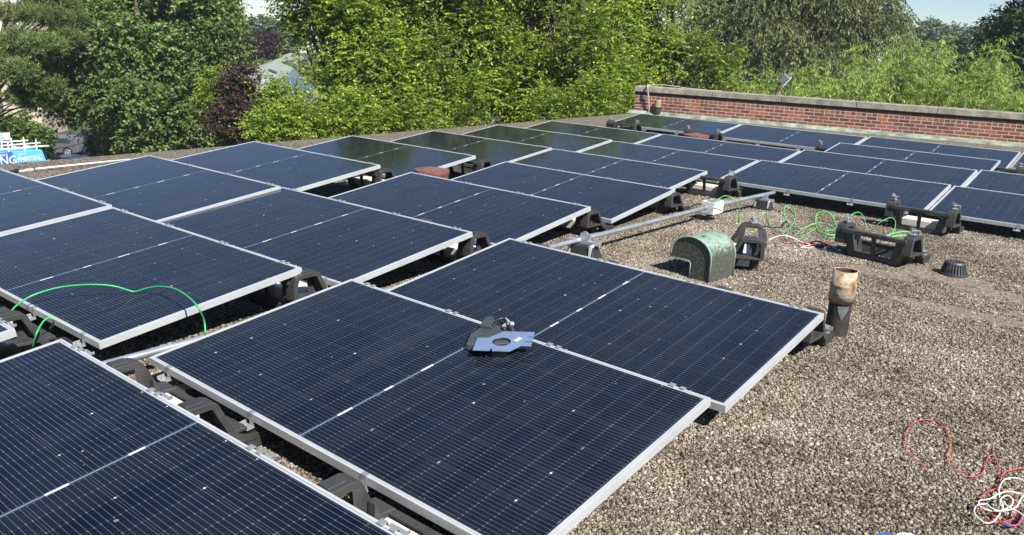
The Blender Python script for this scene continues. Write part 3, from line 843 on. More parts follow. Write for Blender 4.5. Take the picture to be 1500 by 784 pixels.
op = empty('power_optimizer', onpanel(712, 500, 0.0)); ob_ = onpanel(712, 500, 0.0); tag(op, 'black power optimizer with cable connectors under the blue plate', 'power optimizer')
m = MB(); m.prism([onpanel(u, v, 0.003) - ob_ for u, v in ((683, 513), (690, 498), (704, 488), (713, 481), (752, 486), (757, 499), (748, 511), (705, 515))], PN * 0.030)
m.prism([onpanel(u, v, 0.005) - ob_ for u, v in ((703, 489), (712, 477), (722, 475), (728, 486), (722, 492))], PN * 0.044)
m.build('case', plain('optimizer case', (0.05, 0.055, 0.06), 0.35, 0, 0.2, 30), op, bevel=0.004)
m = MB(); m.tube(spline([onpanel(u, v, h) - ob_ for u, v, h in ((722, 478, 0.05), (728, 469, 0.06), (738, 467, 0.06), (742, 474, 0.05), (738, 482, 0.04), (748, 482, 0.03))], 6), 0.006, 8)
m.tube(spline([onpanel(u, v, h) - ob_ for u, v, h in ((720, 476, 0.04), (733, 472, 0.05), (744, 478, 0.05), (751, 486, 0.04))], 6), 0.006, 8)
m.tube(spline([onpanel(u, v, h) - ob_ for u, v, h in ((700, 480, 0.02), (692, 487, 0.012), (688, 495, 0.01), (686, 508, 0.008))], 6), 0.0035, 6)
m.build('cable', BLACKW, op, smooth=True)
for (u0, v0, u1, v1) in ((740, 468, 746, 473), (747, 474, 752, 474.5), (738, 478, 742, 475)):
    m = MB(); m.tube([onpanel(u0, v0, 0.05) - ob_, onpanel(u1, v1, 0.045) - ob_], 0.009, 8); m.build('connector', plain('grey connector', (0.45, 0.46, 0.47), 0.4, 0.3, 0.2, 30), op)

# ------------------------------------------------------------------ wires and hoses
def wire(name, px, r, mat, label, cat, z=0.012, group=None, k=7):
    pts = [gp(p[0], p[1], p[2] if len(p) > 2 else z) for p in px]
    m = MB(); m.tube(spline(pts, k), r, 6)
    o = m.build(name, mat, smooth=True); tag(o, label, cat, group); return o
cxp, cyp, czp, cyw, cdt = PANELS['C']
ct_ = TILT + cdt
CO = np.array([cxp, cyp, czp + 0.15]); CX_ = np.array([math.cos(cyw), math.sin(cyw), 0]); CY_ = np.array([-math.sin(cyw) * math.cos(ct_), math.cos(cyw) * math.cos(ct_), math.sin(ct_)]); CN_ = np.cross(CX_, CY_)
def onC(u, v, h):
    d = ray(u, v); return CAM + d * (((CO + CN_ * h - CAM) @ CN_) / (d @ CN_))
hp = [(13, 468, -0.02), (16, 458, 0.02), (25, 447, 0.04), (50, 432, 0.06), (88, 421, 0.075), (130, 417, 0.08), (165, 419, 0.06), (192, 426.5, 0.018), (200, 426.8, 0.014), (217, 422, 0.035), (235, 420, 0.06), (258, 424, 0.09), (278, 437, 0.10), (291, 452, 0.08), (299, 470, 0.0), (301, 488, -0.05)]
m = MB(); m.tube(spline([onC(*p) for p in hp], 7), 0.0045, 8); o = m.build('green_hose', GREENW, smooth=True)
tag(o, 'long green hose arching across the solar panel at left', 'hose')
m = MB(); m.tube(spline([onC(u, v, h) for u, v, h in ((48, 508, -0.05), (53, 490, 0.02), (62, 473, 0.05), (71, 466, 0.06), (78, 469, 0.04), (77, 476, 0.0), (73, 482, -0.04))], 7), 0.0045, 8)
o = m.build('green_hose', GREENW, smooth=True); tag(o, 'short loop of green hose beside the ballast bay at the left edge', 'hose')
GW = 'light green wires scattered on the gravel'
wire('green_wire', [(1046, 300, .2), (1055, 290, .26), (1064, 287, .28), (1075, 291, .24), (1082, 303, .15), (1085, 315, .04), (1084, 325, .02)], 0.0036, LIMEW, 'light green wire springing up out of the white junction box', 'wire', group=GW)
wire('green_wire', [(1100, 324), (1110, 318), (1123, 312), (1124, 320), (1130, 333), (1142, 338.5), (1152, 337), (1161, 328), (1165, 315), (1161, 303, .05), (1155, 300.5, .06), (1149, 304, .06), (1149, 316), (1155, 327), (1164, 333), (1175, 335.5), (1185, 331), (1197, 327)], 0.0036, LIMEW, 'light green wire lying in one open loop on the gravel', 'wire', group=GW)
wire('green_wire', [(1161, 349), (1172, 338), (1184, 331), (1196, 327), (1209, 328), (1222, 334), (1230, 340), (1222, 344), (1210, 344), (1200, 338), (1195, 330), (1194, 322), (1198, 314, .06), (1207, 310.5, .09), (1216, 314, .08), (1222, 322, .05), (1225, 332), (1219, 337), (1207, 337), (1197, 333.5), (1188, 339), (1178, 345), (1171, 351)], 0.0036, LIMEW, 'tangled coil of light green wire on the gravel left of the loose bay', 'wire', group=GW)
wire('green_wire', [(1195, 326), (1197, 313, .07), (1207, 309.5, .1), (1218, 314, .08), (1224, 326, .03), (1228, 337), (1226, 347), (1215, 349), (1205, 345), (1197, 336), (1208, 342), (1219, 345), (1229, 342)], 0.0036, LIMEW, 'second strand of light green wire wound through the tangled coil', 'wire', group=GW)
wire('green_wire', [(1246, 316, .10), (1252, 312, .12), (1259, 311.5, .12), (1265, 318, .08), (1269, 332, .04), (1271, 338)], 0.0036, LIMEW, 'light green wire hooped over the back rail of the loose bay', 'wire', group=GW)
wire('green_wire', [(1278, 337, .02), (1285, 329, .08), (1296, 322, .13), (1305, 319, .14), (1311, 323, .12), (1311, 334, .1), (1306, 342, .1), (1300, 348, .1)], 0.0036, LIMEW, 'light green wire arching inside between the two right-hand ballast bays', 'wire', group=GW)
wire('green_wire', [(1298, 347, .17), (1305, 343, .19), (1318, 340, .2), (1330, 340, .2), (1333, 344, .19), (1328, 351, .18), (1315, 350, .18), (1302, 349, .18), (1312, 346, .2), (1326, 345, .2), (1330, 350, .18), (1310, 352, .17)], 0.0055, LIMEW, 'small bundle of light green wire tucked into the top of the loose bay', 'wire', group=GW)
wire('black_cable', [(1104, 329), (1120, 332), (1138, 333), (1146, 332), (1148, 327), (1153, 325)], 0.006, BLACKW, 'black cable on the gravel beyond the sideways bay', 'cable')
wire('black_cable', [(1003, 312, .05), (1012, 303, .06), (1022, 299, .05), (1032, 300, .06)], 0.006, BLACKW, 'black cable reaching from under the panel to the white junction box', 'cable')
TW = 'tangled thin wires in the middle of the gravel'
wire('white_wire', [(1126, 352), (1136, 347, .03), (1150, 345, .05), (1162, 349, .03), (1175, 355), (1186, 358), (1178, 361), (1168, 358)], 0.0036, WHITEW, 'white wire curving from the sideways bay into the tangle', 'wire', group=TW)
wire('white_wire', [(1172, 362.5), (1184, 363), (1194, 361)], 0.004, WHITEW, 'short white wire end below the tangle by the loose bay', 'wire', group=TW)
wire('blue_wire', [(1148, 347.5), (1153, 351), (1161, 353.5), (1168, 355)], 0.0036, LBLUEW, 'pale blue wire end at the left of the tangle by the loose bay', 'wire', group=TW)
wire('blue_wire', [(1196, 362), (1205, 366), (1218, 368), (1232, 370)], 0.0036, BLUEW, 'dark blue wire leading from the tangle to the loose bay', 'wire', group=TW)
wire('blue_wire', [(1202, 357), (1212, 358), (1220, 362), (1228, 367)], 0.0036, LBLUEW, 'pale blue wire leading from the tangle to the loose bay', 'wire', group=TW)
wire('red_wire', [(1146, 355), (1156, 356), (1165, 354), (1176, 355), (1186, 359), (1193, 357)], 0.0036, REDW, 'red wire through the tangle by the loose bay', 'wire', group=TW)
wire('red_wire', [(1170, 359), (1178, 358), (1184, 361), (1192, 358.5)], 0.0036, REDW, 'short red wire end in the tangle by the loose bay', 'wire', group=TW)
wire('red_wire', [(1203, 354), (1213, 355), (1222, 357)], 0.0026, REDW, 'red wire end right of the tangle by the loose bay', 'wire', group=TW)
wire('black_cable', [(1186, 356), (1196, 353), (1206, 356), (1214, 361), (1206, 362), (1196, 360), (1204, 365), (1216, 368)], 0.006, BLACKW, 'black cable loops in the tangle by the loose bay', 'cable', group=TW)
NW = 'red and white wires in the lower right corner'
wire('red_wire', [(1357, 681), (1345, 677), (1333, 668), (1327, 652), (1326, 640), (1331, 626), (1342, 618), (1356, 615), (1372, 618), (1384, 627), (1392, 643), (1393, 655), (1388, 665), (1389, 678), (1400, 690), (1415, 697), (1430, 698), (1441, 690), (1446, 673), (1452, 667), (1459, 672), (1464, 690), (1467, 706), (1464, 716)], 0.0019, REDW, 'long thin red wire snaking over the gravel at lower right', 'wire', 0.014, NW)
wire('red_wire', [(1505, 684), (1485, 688), (1472, 692), (1466, 702), (1466, 714), (1473, 723), (1484, 735), (1489, 748), (1484, 759), (1472, 764), (1455, 764), (1442, 758)], 0.0022, REDW, 'red wire entering from the right edge into the white tangle', 'wire', 0.022, NW)
wire('red_wire', [(1464, 714), (1450, 719), (1440, 725), (1437, 735), (1436, 748)], 0.0022, REDW, 'short red wire on the left side of the white tangle', 'wire', 0.018, NW)
wire('red_wire', [(1448, 744), (1455, 755), (1468, 764), (1485, 770), (1493, 766), (1499, 754), (1504, 740)], 0.0026, REDW, 'red wire along the lower side of the white tangle', 'wire', 0.03, NW)
wire('blue_wire', [(1468, 767), (1482, 771), (1492, 767), (1498, 757), (1503, 745)], 0.004, BLUEW, 'blue wire along the lower side of the white tangle', 'wire', 0.018, NW)
wire('white_wire', [(1505, 708), (1495, 702), (1482, 700), (1470, 704), (1464, 715), (1464, 728), (1469, 742), (1463, 755), (1455, 764), (1443, 766), (1431, 757), (1427, 748), (1432, 740), (1445, 738)], 0.0023, WHITEW, 'white wire forming the big left loop of the tangle', 'wire', 0.03, NW)
wire('white_wire', [(1505, 725), (1490, 722), (1476, 720), (1462, 724), (1449, 731), (1436, 733), (1434, 739), (1443, 746), (1458, 749), (1473, 746), (1483, 738), (1482, 730), (1475, 726), (1467, 730), (1465, 738), (1470, 745)], 0.0023, WHITEW, 'white wire crossing the middle of the tangle', 'wire', 0.04, NW)
wire('white_wire', [(1505, 719), (1496, 730), (1489, 742), (1478, 747), (1463, 748), (1452, 744), (1446, 738)], 0.0023, WHITEW, 'white wire coming down from the right edge into the tangle', 'wire', 0.05, NW)
wire('white_wire', [(1505, 762), (1495, 752), (1484, 746), (1474, 740), (1470, 734)], 0.0023, WHITEW, 'white wire leaving the tangle at lower right', 'wire', 0.045, NW)

# loose stones lying on the near part of the roof (further off the roof's own texture carries them)
def scatter_stones():
    rng = np.random.default_rng(21)
    N = 1500000
    xy = np.stack([rng.uniform(-0.6, 5.3, N), rng.uniform(-1.2, 7.4, N)], 1)
    d = np.concatenate([xy, np.zeros((N, 1))], 1) - CAM
    fz = d @ CF; u = 750 + F * (d @ CR) / fz; v = 392 - F * (d @ CU) / fz
    keep = (fz > 0.8) & (u > -20) & (u < 1850) & (v > 180) & (v < 830) & (rng.random(N) < np.clip((10.5 - fz) / 4.5, 0, 1))
    for (px_, py_, pz_, yw_, dt_) in PANELS.values():          # not deep under a panel
        keep &= ~((xy[:, 0] > px_ + 0.15) & (xy[:, 0] < px_ + PL - 0.35) & (xy[:, 1] > py_ + 0.25) & (xy[:, 1] < py_ + PW - 0.05))
    for cx, cy, rx, ry in BARE:
        k = ((xy[:, 0] - cx) / rx) ** 2 + ((xy[:, 1] - cy) / ry) ** 2
        keep &= ~(rng.random(N) < 0.97 * np.clip((1.15 - k) * 1.6, 0, 1))
    xy = xy[keep]; n = len(xy)
    t = (1 + 5 ** 0.5) / 2
    ico = np.array([(-1, t, 0), (1, t, 0), (-1, -t, 0), (1, -t, 0), (0, -1, t), (0, 1, t), (0, -1, -t), (0, 1, -t), (t, 0, -1), (t, 0, 1), (-t, 0, -1), (-t, 0, 1)]) / math.sqrt(1 + t * t)
    fc = np.array([(0, 11, 5), (0, 5, 1), (0, 1, 7), (0, 7, 10), (0, 10, 11), (1, 5, 9), (5, 11, 4), (11, 10, 2), (10, 7, 6), (7, 1, 8), (3, 9, 4), (3, 4, 2), (3, 2, 6), (3, 6, 8), (3, 8, 9), (4, 9, 5), (2, 4, 11), (6, 2, 10), (8, 6, 7), (9, 8, 1)], dtype=np.int32)
    size = np.exp(rng.normal(math.log(0.0042), 0.36, n)).clip(0.003, 0.014)
    sc = size[:, None] * rng.uniform([0.8, 0.7, 0.55], [1.35, 1.1, 0.85], (n, 3))
    V = ico[None] * sc[:, None, :] * rng.uniform(0.78, 1.15, (n, 12, 1)) * np.where(rng.random((n, 12, 1)) < 0.25, 0.78, 1.0)
    a = rng.uniform(0, 6.283, n); tl = rng.normal(0, 0.35, n)
    ct, st_ = np.cos(tl)[:, None], np.sin(tl)[:, None]
    y2 = V[..., 1] * ct - V[..., 2] * st_; z2 = V[..., 1] * st_ + V[..., 2] * ct
    ca, sa = np.cos(a)[:, None], np.sin(a)[:, None]
    X = V[..., 0] * ca - y2 * sa; Y = V[..., 0] * sa + y2 * ca
    z0 = sc[:, 2] * rng.uniform(0.2, 0.95, n)
    co = np.stack([X + xy[:, 0:1], Y + xy[:, 1:2], z2 + z0[:, None]], -1).reshape(-1, 3)
    tri = (fc[None] + (np.arange(n, dtype=np.int32) * 12)[:, None, None]).reshape(-1, 3)
    me = bpy.data.meshes.new('gravel_stones'); nf = len(tri)
    me.vertices.add(len(co)); me.vertices.foreach_set('co', co.ravel())
    me.loops.add(3 * nf); me.loops.foreach_set('vertex_index', tri.ravel())
    me.polygons.add(nf); me.polygons.foreach_set('loop_start', np.arange(0, 3 * nf, 3, dtype=np.int32)); me.polygons.foreach_set('loop_total', np.full(nf, 3, dtype=np.int32))
    c = np.ones((n, 12, 4)); c[:, :, 0] = np.clip(rng.beta(1.1, 1.25, n) + 0.30 * np.array([noise.noise(Vector((a_ * 1.3, b_ * 1.3, 3.0))) + 0.6 * noise.noise(Vector((a_ * 4.0, b_ * 4.0, 9.0))) for a_, b_ in xy]), 0, 1)[:, None]
    me.attributes.new('tint', 'FLOAT_COLOR', 'POINT').data.foreach_set('color', c.ravel())
    me.update(calc_edges=True); me.materials.append(PEBBLES)
    o = bpy.data.objects.new('gravel_stones', me); COL.objects.link(o); tag(o, kind='stuff')
    print('stones', n)
scatter_stones()

# rolls at the very bottom edge
def roll(u, v, r, mat, label):
    p = gp(u, v, 0.05); p = p - np.array([CF[0], CF[1], 0]) * (r * 1.0)
    e = empty('tape_roll', (p[0], p[1], 0.006)); tag(e, label, 'tape roll', 'rolls at the bottom edge')
    m = MB(); m.lathe([(r, 0.0), (r, 0.05), (r * 0.6, 0.05), (r * 0.6, 0.0), (r, 0.0)], seg=36); m.build('tape', mat, e)
    m = MB(); m.lathe([(r * 0.59, 0.002), (r * 0.59, 0.048), (r * 0.52, 0.048), (r * 0.52, 0.002), (r * 0.59, 0.002)], seg=36); m.build('core', plain('card core ' + label[:4], (0.4, 0.3, 0.2), 0.8), e)
roll(1295, 783.5, 0.045, BLUEW, 'blue roll just peeping in at the bottom edge')
roll(1325, 783, 0.045, WHITEW, 'white roll just peeping in at the bottom edge')

# white pipe and scraps by the left roof edge
p1, p2 = gp(52, 247.5, 0.03), gp(190, 233.5, 0.03)
m = MB(); m.tube([p1, p2], 0.009, 10); o = m.build('white_pipe', WHITEP, smooth=True); tag(o, 'long white plastic pipe lying on the gravel near the left roof edge', 'pipe')
random.seed(11)
for (u, v, s, lab, mt) in ((28, 249.5, 0.07, 'dark scrap on the gravel beside the end of the white pipe', RUBBER), (33, 250, 0.05, 'pale stone chunk left of the white pipe end', CONCRETE), (41, 248.8, 0.06, 'pale chunk nearest the white pipe end', CONCRETE), (20, 250.3, 0.06, 'black scrap at the corner of the cut-off panel', RUBBER)):
    p = gp(u, v, 0.02); m = MB(); n_ = 7; s *= 0.6
    m.prism([(p[0] + s * math.cos(k * 6.28 / n_) * random.uniform(.7, 1.2), p[1] + 1.6 * s * math.sin(k * 6.28 / n_) * random.uniform(.7, 1.2), 0.004) for k in range(n_)], (0.01, 0.0, 0.025))
    o = m.build('roof_scrap', mt, bevel=0.006); tag(o, lab, 'scrap', 'scraps beside the white pipe')
# ------------------------------------------------------------------ trees
def leaf_material(name, a, b, trans=0.35, rough=0.45, spec=0.3):
    m = NT(name)
    at = m.n('ShaderNodeAttribute', attribute_name='tint')
    s = m.n('ShaderNodeSeparateColor'); m.t.links.new(at.outputs['Color'], s.inputs[0])
    c = m.mix(s.outputs[1], a, b)
    c2 = m.n('ShaderNodeMix', data_type='RGBA', blend_type='MULTIPLY'); c2.inputs[0].default_value = 1.0
    m.put(c2.inputs[6], c)
    g = m.n('ShaderNodeCombineColor'); k = m.math('ADD', 0.55, m.math('MULTIPLY', s.outputs[0], 0.9))
    for i in range(3): m.put(g.inputs[i], k)
    m.t.links.new(g.outputs[0], c2.inputs[7])
    col = c2.outputs[2]
    m.set(col, rough, 0, spec)
    tr = m.n('ShaderNodeBsdfTranslucent'); m.t.links.new(col, tr.inputs[0])
    mx = m.n('ShaderNodeMixShader'); mx.inputs[0].default_value = trans
    out = m.t.nodes['Material Output']
    m.t.links.new(m.b.outputs[0], mx.inputs[1]); m.t.links.new(tr.outputs[0], mx.inputs[2]); m.t.links.new(mx.outputs[0], out.inputs[0])
    return m.m
BARK = plain('bark', (0.12, 0.09, 0.065), 0.9, 0, 0.4, 6, 0.2, 0.4)
BARKP = plain('pale bark', (0.25, 0.22, 0.18), 0.9, 0, 0.3, 6, 0.2, 0.4)

def norm(a): return a / np.maximum(np.linalg.norm(a, axis=-1, keepdims=True), 1e-9)
UPV = np.array([0, 0, 1.0])

def leaf_object(name, mat, parent, P, D, N, ln, wd, tint):
    """one four-cornered leaf per row: base point, direction, normal, length, width"""
    n = len(P)
    W = norm(np.cross(D, N)); N2 = np.cross(W, D)
    l = ln[:, None]; w = wd[:, None]
    v = np.empty((n, 4, 3))
    v[:, 0] = P; v[:, 2] = P + D * l - N2 * l * 0.12
    v[:, 1] = P + D * l * 0.45 + W * w * 0.5 + N2 * l * 0.05
    v[:, 3] = P + D * l * 0.45 - W * w * 0.5 + N2 * l * 0.05
    me = bpy.data.meshes.new(name)
    me.vertices.add(4 * n); me.vertices.foreach_set('co', v.ravel())
    me.loops.add(4 * n); me.loops.foreach_set('vertex_index', np.arange(4 * n, dtype=np.int32))
    me.polygons.add(n); me.polygons.foreach_set('loop_start', np.arange(0, 4 * n, 4, dtype=np.int32)); me.polygons.foreach_set('loop_total', np.full(n, 4, dtype=np.int32))
    at = me.attributes.new('tint', 'FLOAT_COLOR', 'POINT')
    c = np.ones((n, 4, 4)); c[:, :, 0] = tint[:, 0:1]; c[:, :, 1] = tint[:, 1:2]
    at.data.foreach_set('color', c.ravel())
    me.update(calc_edges=True); me.materials.append(mat)
    o = bpy.data.objects.new(name, me); COL.objects.link(o); o.parent = parent
    return o

def twigs_to_leaves(rng, O, D, L, droop, nl, ls, lw, mode, cl, tipyel=1.0):
    """O, D, L: twig origin, direction, length; returns leaves along the twigs"""
    m = len(O); t = (np.arange(nl) + 0.6) / nl
    P = O[:, None] + D[:, None] * (L[:, None] * t)[..., None]
    P[..., 2] -= (droop * L)[:, None] * t ** 2
    T = norm(D[:, None] - UPV * (2 * droop[:, None] * t)[..., None])
    sd = norm(np.cross(T, UPV) + 1e-4)
    sgn = np.where(np.arange(nl) % 2 == 0, 1.0, -1.0)[None, :, None]
    rnd = rng.normal(size=P.shape)
    if mode == 'alt':                            # alternate leaves in a flat spray
        LD = norm(T * 0.55 + sd * sgn * 0.85 + rnd * 0.28 - UPV * 0.18)
        NN = norm(UPV + rng.normal(size=P.shape) * 0.55)
    elif mode == 'hang':                         # narrow leaves hanging from drooping twigs
        LD = norm(T * 0.5 + sd * sgn * 0.35 + rnd * 0.30 - UPV * 0.55)
        NN = norm(rng.normal(size=P.shape) + UPV * 0.3)
    elif mode == 'needle':
        LD = norm(T * 0.75 + rnd * 0.55 + UPV * 0.2)
        NN = norm(rng.normal(size=P.shape))
    else:                                        # broad leaves held out like tiles
        LD = norm(T * 0.4 + sd * sgn * 0.5 + rnd * 0.5 - UPV * 0.25)
        NN = norm(UPV * 0.9 + T * 0.3 + rng.normal(size=P.shape) * 0.45)
    ln = ls * rng.uniform(0.65, 1.25, P.shape[:2]); wd = lw * rng.uniform(0.75, 1.2, P.shape[:2])
    br = np.clip(cl[:, None] + rng.normal(0, 0.16, P.shape[:2]), 0, 1)
    ye = np.clip((t[None, :] ** 2) * tipyel * rng.uniform(0.2, 1.1, (m, 1)) + rng.normal(0, 0.08, P.shape[:2]), 0, 1)
    f = lambda a: a.reshape(-1, *a.shape[2:])
    return f(P), f(LD), f(NN), f(ln), f(wd), np.stack([f(br), f(ye)], 1)

def tree(name, label, cat, base, clumps, mat, seed, twigs=55, tl=0.85, nl=13, ls=0.12, lw=0.062, mode='alt', droop=0.25,
         trunk_r=0.22, bark=BARK, lift=0.25, flat=1.0, tipyel=1.0, group=None, fork=0.45, limbs=True):
    """clumps: rows of x, y, z, radius"""
    rng = np.random.default_rng(seed)
    e = empty(name, base); tag(e, label, cat, group)
    b0 = np.array(base, float); C = np.array(clumps, float)
    tk = MB(); top = C[:, 2].max() - 0.8
    cx, cy = C[:, 0].mean(), C[:, 1].mean()
    zf = base[2] + (C[:, 2].min() - base[2]) * fork + 0.5
    spine = [(0, 0, 0), (0.05, 0.02, (zf - base[2]) * 0.5), (0.1 * (cx - b0[0]), 0.1 * (cy - b0[1]), zf - base[2])]
    H = top - base[2]
    for k in range(1, 5):
        t = k / 4
        spine.append(((cx - b0[0]) * t + rng.normal(0, .2), (cy - b0[1]) * t + rng.normal(0, .2), (zf - base[2]) * (1 - t) + H * t))
    rr = [trunk_r * 1.3, trunk_r, trunk_r * 0.9] + [trunk_r * (0.85 - 0.19 * k) for k in range(1, 5)]
    tk.tube(spine, rr, 9)
    if limbs:
        for (x, y, z, r) in C[:: max(1, len(C) // 45)]:
            tz = np.clip((z - zf) * 0.55 + zf - base[2] - 0.3, zf - base[2] - 0.4, H * 0.9)
            zs = [s[2] for s in spine]; i = max(0, min(len(spine) - 2, int(np.searchsorted(zs, tz)) - 1))
            q = (tz - zs[i]) / max(1e-3, zs[i + 1] - zs[i]); s0 = np.array(spine[i]) * (1 - q) + np.array(spine[i + 1]) * q
            s1 = np.array([x, y, z]) - b0
            mid = s0 * 0.5 + s1 * 0.5 + rng.normal(0, 0.2, 3) + np.array([0, 0, 0.12 * np.linalg.norm(s1 - s0)])
            p = spline([s0, mid, s1], 4); tk.tube(p, [trunk_r * 0.30 * (1 - 0.8 * j / (len(p) - 1)) for j in range(len(p))], 5)
    tk.build('trunk', bark, e, smooth=True)
    # twigs: spread through every clump, denser outward
    n = len(C); tot = np.maximum(6, (twigs * (C[:, 3] / np.median(C[:, 3])) ** 2).astype(int))
    idx = np.repeat(np.arange(n), tot)
    d = norm(rng.normal(size=(len(idx), 3)) + UPV * 0.15)
    rad = rng.uniform(0.25, 0.95, len(idx)) ** 0.6
    O = C[idx, :3] + d * (rad * C[idx, 3])[:, None] * np.array([1, 1, flat]) - b0
    TD = norm(d * np.array([1, 1, 0.7]) + UPV * lift + rng.normal(0, 0.35, d.shape))
    L = tl * rng.uniform(0.55, 1.25, len(idx))
    keep = np.array([noise.noise(Vector(o) * 0.9 + Vector((seed, 0, 0))) > -0.28 for o in O])
    O, TD, L, idx = O[keep], TD[keep], L[keep], idx[keep]
    cl = rng.uniform(0.25, 0.75, n)[idx]
    A = twigs_to_leaves(rng, O, TD, L, np.full(len(O), droop) * rng.uniform(0.5, 1.5, len(O)), nl, ls, lw, mode, cl, tipyel)
    leaf_object('crown', mat, e, *A)
    return e

def clumps_in(rng, c, rad, n, r0, r1, shell=0.45, front=True):
    """clump centres through an ellipsoid, most of them near its skin"""
    out = []
    c = np.array(c); rad = np.array(rad)
    while len(out) < n:
        d = norm(rng.normal(size=3)); k = rng.uniform(shell, 1.0) ** 0.7
        p = c + d * rad * k
        if p[2] < c[2] - rad[2] * 0.95: continue
        w = (p - CAM)[:2] @ CF[:2] - (c - CAM)[:2] @ CF[:2]
        if front and w > rad[0] * 0.45 and rng.random() < 0.65: continue   # fewer on the far side
        out.append((*p, rng.uniform(r0, r1)))
    return out

def ground_at(u, depth):
    p = dp(u, 160, depth); return (p[0], p[1], GZ)

ELM = leaf_material('elm leaves', (0.140, 0.220, 0.030), (0.46, 0.52, 0.075), 0.44)
ELMD = leaf_material('shaded elm leaves', (0.095, 0.155, 0.025), (0.23, 0.30, 0.05), 0.4)  # darker copy of the elm leaves, shade put into the colour
MAPLE = leaf_material('maple leaves', (0.115, 0.170, 0.042), (0.20, 0.26, 0.070), 0.36)
PINE = leaf_material('pine needles', (0.105, 0.150, 0.040), (0.22, 0.27, 0.085), 0.25)
PLUM = leaf_material('purple leaves', (0.046, 0.029, 0.026), (0.085, 0.048, 0.040), 0.22)
WILLOW = leaf_material('grey green leaves', (0.125, 0.155, 0.048), (0.27, 0.29, 0.13), 0.34)
BAMBOO = leaf_material('bamboo leaves', (0.22, 0.31, 0.055), (0.46, 0.52, 0.15), 0.42)
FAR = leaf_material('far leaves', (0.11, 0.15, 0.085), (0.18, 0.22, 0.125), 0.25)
DARKT = leaf_material('dark oak leaves', (0.032, 0.058, 0.018), (0.065, 0.10, 0.032), 0.25)

def spread(rng, spec):
    """spec rows: u, v, depth, radius in metres, count, clump radius: clumps round the place seen at u, v"""
    out = []
    for u, v, dep, rx, rz, n, cr in spec:
        c = dp(u, v, dep)
        out += clumps_in(rng, c, (rx, rx, rz), n, cr * 0.75, cr * 1.25)
    return out

rng = np.random.default_rng(3)
# elms along the roof edge: bright crowns that run well above the picture
elms = [
 ('bright green elm at the left, with a gable roof showing past its edge', 26.0, [(555, 90, 26, 1.3, 2.2, 14, 0.69), (515, 160, 25, 1.1, .9, 7, 0.49), (470, 30, 26.5, 1.2, .9, 6, 0.49), (440, 24, 26.5, .5, .4, 4, 0.39), (510, -20, 26.5, 1.7, 1.2, 7, 0.73), (520, -80, 26.5, 1.7, 2.0, 10, 0.78), (545, 150, 26, 1.3, 1.2, 7, 0.59), (455, 186, 24.5, .8, .4, 4, 0.33), (484, 100, 26, .35, .9, 4, 0.31)], 500, ELM, 31),
 ('bright green elm in the middle of the row behind the panels', 27.0, [(640, 90, 27, 2.4, 2.4, 19, 0.78), (600, 165, 26, 1.7, 1.0, 9, 0.59), (680, 165, 26, 1.9, 1.0, 9, 0.59), (660, -60, 27.5, 2.6, 2.0, 21, 0.98)], 640, ELM, 32),
 ('tall bright green elm left of the end of the brick wall', 28.0, [(830, 90, 28, 2.6, 2.6, 20, 0.78), (780, 160, 27, 1.8, 1.2, 9, 0.59), (880, 150, 27, 1.8, 1.2, 10, 0.59), (810, -70, 28.5, 2.9, 2.3, 22, 0.98)], 830, ELM, 33),
 ('elm spreading its light sprays over the left part of the brick wall', 29.5, [(985, 112, 29.5, 2.0, 1.3, 15, 0.64), (1050, 115, 29.5, 1.1, .8, 6, 0.49), (930, 70, 29.5, 1.7, 1.6, 11, 0.69), (940, -40, 30, 2.0, 1.4, 10, 0.88)], 965, ELM, 34),
]
for lab, dep, spec, u0, mt, sd in elms:
    tree('elm_tree', lab, 'tree', ground_at(u0, dep + 0.5), spread(rng, spec), mt, sd, twigs=95, tl=0.75, nl=13, ls=0.130, lw=0.070, group='elms beyond the roof edge')
for lab, dep, spec, u0, sd in (
 ('darker elm standing behind the bright elms, left of the middle', 33, [(590, 40, 33, 2.2, 3.2, 15, 0.88), (590, 140, 33, 2.0, 1.5, 9, 0.78), (720, 120, 33, 2.4, 2.4, 11, 0.98), (575, -70, 33, 2.6, 2.0, 11, 1.08)], 570, 41),
 ('darker elm standing behind the bright elms, right of the middle', 35, [(740, 20, 35, 3.0, 3.2, 16, 1.08), (900, 120, 35, 3.2, 2.4, 15, 0.98), (930, -10, 36, 2.4, 2.2, 9, 0.98), (760, -70, 35, 3.2, 2.2, 16, 1.27)], 760, 42)):
    tree('elm_tree', lab, 'tree', ground_at(u0, dep), spread(rng, spec), ELMD, sd, twigs=85, tl=0.9, nl=12, ls=0.15, lw=0.085, group='elms beyond the roof edge', tipyel=0.8)
# low shrubs right at the foot of the picture's tree line
tree('elm_sapling', 'low yellow green sapling spray in front of the purple tree', 'tree', ground_at(395, 22), spread(rng, [(402, 193, 22, .5, .3, 7, .30), (425, 158, 23, .45, .28, 6, .3), (400, 172, 23, .3, .2, 4, .26), (412, 143, 23, .28, .2, 4, .26), (450, 186, 22, .7, .45, 7, .38), (535, 178, 22.5, .6, .5, 6, .38), (610, 182, 22.5, .5, .3, 4, .34)]), ELM, 45, twigs=42, tl=0.6, nl=12, ls=0.10, lw=0.05, trunk_r=0.07)
tree('elm_sapling', 'low green sapling at the roof edge just left of the brick wall', 'tree', ground_at(800, 23), spread(rng, [(690, 175, 23, .5, .35, 5, .38), (800, 160, 23.5, .7, .5, 7, .42), (880, 158, 23.5, .7, .4, 6, .4), (905, 128, 24, .5, .6, 6, .4)]), ELM, 46, twigs=42, tl=0.6, nl=12, ls=0.10, lw=0.05, trunk_r=0.07)

